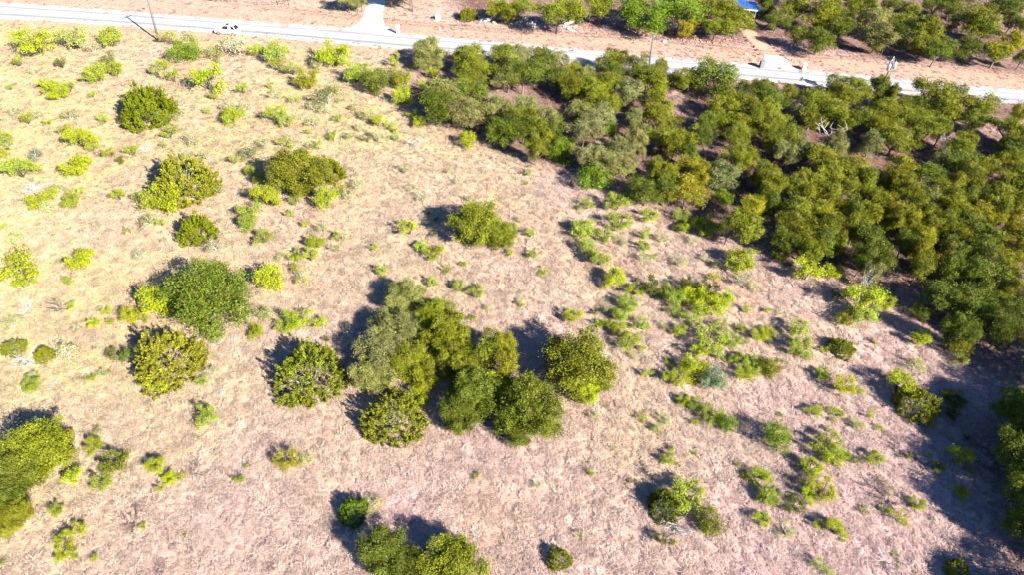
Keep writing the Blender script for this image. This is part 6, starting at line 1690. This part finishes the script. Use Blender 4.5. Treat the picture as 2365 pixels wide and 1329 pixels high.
# cars
def car(name, loc, rz, paint, label, L_=4.6, W_=1.86, H_=1.74, roof_hatch=True):
    t = empty(name, loc, rz); tag(t, label, 'car')
    hw = W_ / 2
    def ring(x, zs, ws):      # closed ring across the car at station x
        pts = [(x, -w_ * hw, z_) for z_, w_ in zip(zs, ws)]
        return pts + [(x, w_ * hw, z_) for z_, w_ in zip(zs[::-1], ws[::-1])]
    secs = []
    for x, zb, zt, w_ in ((-L_ / 2, .42, .78, .80), (-L_ / 2 + .12, .30, .92, .92), (-L_ / 2 + .9, .26, 1.02, .985), (-L_ / 2 + 1.45, .25, 1.07, 1), (0.2, .25, 1.08, 1), (L_ / 2 - .7, .27, 1.08, 1), (L_ / 2 - .12, .34, 1.06, .95), (L_ / 2, .42, .98, .88)):
        secs.append(ring(x, (zb, zb + .12, (zb + zt) / 2, zt - .08, zt), (w_ * .9, w_ * .98, w_, w_ * .97, w_ * .86)))
    MB().loft(secs).build('body', paint, t, smooth=False)
    # cabin: roof on pillars
    x0, x1, x2, x3 = -L_ / 2 + 1.35, -L_ / 2 + 2.05, L_ / 2 - .62, L_ / 2 - .14
    zr, zb = H_, 1.075; wr, wb = hw * .74, hw * .87
    MB().loft([[(x1 - .02, -wr, zr - .05), (x1 - .02, -wr * .8, zr - .005), (x1 - .02, wr * .8, zr - .005), (x1 - .02, wr, zr - .05)],
               [((x1 + x2) / 2, -wr * 1.02, zr - .02), ((x1 + x2) / 2, -wr * .8, zr + .03), ((x1 + x2) / 2, wr * .8, zr + .03), ((x1 + x2) / 2, wr * 1.02, zr - .02)],
               [(x2 + .05, -wr, zr - .06), (x2 + .05, -wr * .8, zr - .015), (x2 + .05, wr * .8, zr - .015), (x2 + .05, wr, zr - .06)]]).build('roof', paint, t)
    mb = MB()
    lerp = lambda a_, b_, k: a_ + (b_ - a_) * k
    def side(x_top, x_bot, s_): return [(x_top, s_ * wr, zr - .05), (x_bot, s_ * wb, zb)]
    for s_ in (-1, 1):
        for a_, b_ in ((x1, x0), (x1 + .95, x1 + .95), (x2 - .62, x2 - .55), (x2, x3)):
            P = side(a_, b_, s_); mb.tube([P[1], P[0]], .055, 5)
    mb.build('pillars', paint, t)
    for s_ in (-1, 1):
        for (ta, ba), (tb, bb_) in (((x1 + .04, x0 + .30), (x1 + .90, x1 + .90)), ((x1 + 1.0, x1 + 1.0), (x2 - .66, x2 - .60)), ((x2 - .56, x2 - .50), (x2 - .06, x3 - .18))):
            V = [(ta, s_ * wr * .985, zr - .09), (tb, s_ * wr * .985, zr - .09), (bb_, s_ * wb * .985, zb), (ba, s_ * wb * .985, zb)]
            V += [(x_, y_ - s_ * .03, z_) for x_, y_, z_ in V]
            MB().add(V, [(0, 1, 2, 3), (7, 6, 5, 4), (0, 4, 5, 1), (1, 5, 6, 2), (2, 6, 7, 3), (3, 7, 4, 0)]).build('side_window', M_GLASS, t)
    V = [(x1, -wr * .95, zr - .04), (x1, wr * .95, zr - .04), (x0, wb * .95, zb - .01), (x0, -wb * .95, zb - .01)]; V += [(a_ + .04, b_, c_ - .03) for a_, b_, c_ in V]
    MB().add(V, [(0, 1, 2, 3), (7, 6, 5, 4), (0, 4, 5, 1), (1, 5, 6, 2), (2, 6, 7, 3), (3, 7, 4, 0)]).build('windscreen', M_GLASS, t)
    V = [(x2 + .03, -wr * .92, zr - .07), (x2 + .03, wr * .92, zr - .07), (x3, wb * .92, zb), (x3, -wb * .92, zb)]; V += [(a_ - .04, b_, c_ - .03) for a_, b_, c_ in V]
    MB().add(V, [(0, 1, 2, 3), (7, 6, 5, 4), (0, 4, 5, 1), (1, 5, 6, 2), (2, 6, 7, 3), (3, 7, 4, 0)]).build('rear_window', M_GLASS, t)
    if roof_hatch: MB().box((x1 + .55, 0, zr + .025), (.62, .85, .03)).build('sunroof', M_GLASS, t, .01)
    for s_ in (-1, 1): MB().tube([(x1 + .3, s_ * wr * .86, zr + .06), (x2 - .3, s_ * wr * .86, zr + .06)], .02, 5).build('roof_rail', M_STEEL, t)
    MB().box((-L_ / 2 + .02, 0, .62), (.06, W_ * .55, .2)).build('grille', M_BLACK, t, .01)
    for s_ in (-1, 1):
        MB().box((-L_ / 2 + .12, s_ * hw * .68, .80), (.16, .34, .14)).build('headlight', M_LAMP, t, .02)
        MB().box((L_ / 2 - .05, s_ * hw * .76, .90), (.10, .22, .26)).build('tail_light', M_RED, t, .02)
        MB().box((x0 + .42, s_ * (hw + .07), 1.12), (.14, .2, .14)).build('mirror', paint, t, .02)
    for x in (-L_ / 2 + .88, L_ / 2 - .92):
        for s_ in (-1, 1):
            wh = link('wheel', None, t); wh.location = (x, s_ * (hw - .10), .35)
            MB().tube([(0, -.11, 0), (0, -.1, 0), (0, .1, 0), (0, .11, 0)], [.30, .35, .35, .30], 20).build('tyre', M_TYRE, wh, smooth=True)
            MB().tube([(0, -.125, 0), (0, .125, 0)], .21, 14).build('rim', M_RIM, wh)
    return t


f, b_ = Vector(AT_SUV_FRONT), Vector(AT_SUV_REAR)
mid = (f + b_) / 2; ang = along(f, b_); nrm = Vector((-math.sin(ang), math.cos(ang)))
car('parked_car', (mid.x + nrm.x * .9, mid.y + nrm.y * .9, .035), ang, M_CAR, 'white station wagon with dark windows pulled over on the pale road')
car('parked_car', (AT_BLUECAR[0], AT_BLUECAR[1], 0), R(152), M_BLUECAR, 'blue car in the shade under the blue roof at the top edge', roof_hatch=False)

# blue roofed shelter beyond the second drive
t = tag(empty('carport', (AT_BLUE[0], AT_BLUE[1], 0), R(-12)), 'blue metal roofed shelter among the oaks at the top edge', 'carport')
for i in range(7):
    MB().box((-2.02 + i * .675, 2.4, 2.66), (.655, 5.0, .05)).build('roof_panel', M_BLUE, t)
    MB().box((-2.36 + i * .675, 2.4, 2.70), (.05, 5.0, .07)).build('roof_seam', M_BLUE, t)
MB().box((0, -.15, 2.60), (4.9, .08, .2)).build('fascia', M_WHITE, t)
for sx in (-1, 1):
    for yy in (.1, 4.7): MB().box((sx * 2.15, yy, 1.27), (.12, .12, 2.54)).build('post', M_STEEL, t)

# mailboxes in masonry pillars, utility cabinet, small markers
def pillar(base, label, mat, w, h, hole=True, rz=0.0):
    t = tag(empty('mailbox_pillar', (base[0], base[1], 0), rz), label, 'mailbox', 'masonry mailboxes beside the road')
    n = max(4, int(h / .2))
    for i in range(n):          # courses of masonry blocks
        z = (i + .5) * h / n
        for k in (-1, 1):
            off = .06 if i % 2 else -.06
            a0, a1 = (-w / 2, off) if k < 0 else (off, w / 2)
            MB().box(((a0 + a1) / 2, rnd.uniform(-.008, .008), z), (a1 - a0 - .015, w + rnd.uniform(-.01, .015), h / n - .012)).build('block', mat, t)
    MB().box((0, 0, h / 2), (w - .05, w - .05, h - .02)).build('mortar_core', M_CONC, t)
    MB().box((0, 0, h + .04), (w + .1, w + .1, .08)).build('cap', mat, t, .015)
    if hole:
        MB().box((0, -w / 2 - .015, h * .72), (.2, .06, .22)).build('mailbox_door', M_BLACK, t, .02)


pillar(AT_MAILBOX1, 'tall white masonry mailbox pillar at the right corner of the white driveway', M_PALEBRICK, .62, 1.8)
pillar(AT_MAILBOX2, 'dark grey stone pillar at the left corner of the concrete apron', M_GREYSTONE, .75, 1.3, False, .1)
pillar(AT_MAILBOX3, 'short white mailbox pillar at the right of the concrete apron', M_PALEBRICK, .6, 1.2)

t = tag(empty('utility_cabinet', (AT_BOX[0], AT_BOX[1], 0), .1), 'pale green utility box standing alone on bare ground across the road', 'utility box')
MB().box((0, 0, .06), (1.2, 1.1, .12)).build('pad', M_CONC, t)
MB().box((0, 0, .58), (1.0, .9, .92)).build('cabinet', M_PALEGREEN, t, .03)
MB().box((0, -.05, 1.07), (1.06, 1.0, .07)).build('lid', M_PALEGREEN, t, .02)
MB().box((.2, -.465, .6), (.06, .03, .14)).build('latch', M_STEEL, t)
t = tag(empty('pedestal', (AT_PEDESTAL[0], AT_PEDESTAL[1], 0)), 'tiny pale cable pedestal below the green utility box, nearer the road', 'cable pedestal')
MB().box((0, 0, .3), (.2, .2, .6)).build('housing', M_WHITE, t, .02); MB().box((0, 0, .64), (.24, .24, .08), 0, .8).build('cap', M_PALEGREEN, t)
t = tag(empty('marker_post', (AT_POST[0], AT_POST[1], 0)), 'thin dark marker post at the left corner of the white driveway', 'marker post')
MB().tube([(0, 0, -.1), (0, 0, .85)], .04, 6).build('post', M_BLACK, t); MB().box((0, -.03, .78), (.12, .02, .18)).build('reflector', M_WHITE, t)

# pipe gates and the wire fence at the top edge
def gate(A, B_, label, h=1.25):
    w = math.hypot(B_[0] - A[0], B_[1] - A[1])
    t = tag(empty('pipe_gate', (A[0], A[1], 0), along(A, B_)), label, 'gate', 'black pipe gates at the top edge')
    for x in (0, w): MB().tube([(x, 0, -.2), (x, 0, h + .1)], .05, 7).build('post', M_BLACK, t)
    for z in (.35, .8, 1.2): MB().tube([(0, 0, z), (w, 0, z)], .03, 6).build('rail', M_BLACK, t)
    MB().tube([(w / 2, 0, .35), (w * .62, 0, 1.2)], .025, 5).build('brace', M_BLACK, t)


gate(AT_GATEA, AT_GATEB, 'black pipe gate at the top edge, left of the white driveway')
gate(AT_GATE2A, AT_GATE2B, 'black pipe gate at the top edge above the white car')
A, B_ = Vector(AT_GATE2B), Vector(AT_GATEA); w = (B_ - A).length
t = tag(empty('wire_fence', (A.x, A.y, 0), along(A, B_)), 'thin wire fence between the two black pipe gates', 'fence')
for i in range(1, 5): MB().tube([(w * i / 5, 0, -.2), (w * i / 5, 0, 1.15)], .035, 6).build('post', M_POLE, t)
for z in (.4, .75, 1.1): MB().tube([(0, 0, z), (w, 0, z)], .008, 4).build('wire', M_STEEL, t)

# boulders and stones
def rock_mesh(name, seed, mat, flat=.6):
    import bmesh
    r = np.random.default_rng(seed); bm = bmesh.new()
    for p in unit(r.normal(size=(18, 3))) * r.uniform(.78, 1.05, (18, 1)) * .5: bm.verts.new((p[0], p[1] * .8, p[2] * flat))
    res = bmesh.ops.convex_hull(bm, input=bm.verts)
    bmesh.ops.delete(bm, geom=[e for e in res['geom_interior'] if isinstance(e, bmesh.types.BMVert)], context='VERTS')
    me = bpy.data.meshes.new(name); bm.to_mesh(me); bm.free(); me.materials.append(mat); return me


ROCKS = {m_.name: [rock_mesh('boulder', 50 + i, m_, .5 + .1 * (i % 4)) for i in range(6)] for m_ in (M_LIME, M_SAND, M_DARKSTONE)}


def boulder(x, y, d, mat, label, group, name='boulder', z=.18):
    o = link(name, rnd.choice(ROCKS[mat.name])); o.location = (x, y, d * z); o.scale = (d, d * rnd.uniform(.8, 1.2), d * rnd.uniform(.8, 1.2))
    o.rotation_euler = (rnd.uniform(-.3, .3), rnd.uniform(-.3, .3), rnd.random() * 6.28)
    return tag(o, label, 'rock', group)


for k, x, y, d, lab in BOULDERS:
    boulder(x, y, d * (1.15 if k == 'r' else 1.1), M_LIME if k == 'r' else M_SAND, lab, 'pale boulders across the road' if k == 'r' else 'red rocks on the bank across the road')
for i, (x, y) in enumerate(DRIVE_STONES_LEFT):
    boulder(x, y, rnd.uniform(.55, .8), M_DARKSTONE, 'dark red stone edging the left side of the dirt drive, %s from the concrete apron' % ('sixth', 'fifth', 'fourth', 'third', 'second', 'first')[i], 'dark stones edging the dirt drive', 'edging_stone', .25)
for i, (x, y) in enumerate(DRIVE_STONES_RIGHT):
    boulder(x, y, rnd.uniform(.5, .8), M_DARKSTONE, 'dark red stone edging the right side of the dirt drive, %s from the top' % ('first', 'second', 'third', 'fourth', 'fifth', 'sixth', 'seventh')[i], 'dark stones edging the dirt drive', 'edging_stone', .25)


def rubble(name, spots, mat, per, spread, d0, d1, seed):
    """small broken stones nobody could count, one mesh"""
    r = np.random.default_rng(seed); mb = MB()
    for x, y in spots:
        for k in range(per):
            px, py = x + r.normal(0, spread), y + r.normal(0, spread * .5); d = r.uniform(d0, d1); q = r.random() * 3
            mb.box((px, py, d * .22), (d, d * r.uniform(.6, 1), d * .6), q, r.uniform(.5, .8))
    return tag(mb.build(name, mat), kind='stuff')


rubble('red_rubble', [(x, y) for k, x, y, d, l in BOULDERS if k == 'q'], M_SAND, 9, .8, .12, .38, 5)['label'] = 'small red stones strewn between the rocks on the bank'
rubble('pale_rubble', [(x, y) for k, x, y, d, l in BOULDERS if k == 'r'], M_LIME, 4, .7, .12, .35, 6)['label'] = 'small pale stones strewn between the pale boulders'
for poly in (BED_LEFT, BED_RIGHT): slab('planting_bed', ccw(poly), .05, M_DIRT)
ring = []
for poly in (BED_LEFT, BED_RIGHT):
    for a_, b_ in zip(poly, poly[1:] + poly[:1]):
        n = max(1, int(math.dist(a_, b_) / .5)); ring += [(a_[0] + (b_[0] - a_[0]) * i / n, a_[1] + (b_[1] - a_[1]) * i / n) for i in range(n)]
rubble('bed_edging', ring, M_SAND, 1, .08, .25, .45, 8)['label'] = 'rough red stones ringing the two beds beside the concrete apron'
rubble('leaf_litter_stones', [(rnd.uniform(BED_RIGHT[0][0], BED_RIGHT[2][0]), rnd.uniform(BED_RIGHT[0][1] - 1, BED_RIGHT[1][1])) for i in range(6)], M_SAND, 4, .5, .12, .3, 9)['label'] = 'loose red stones inside the bed right of the apron'
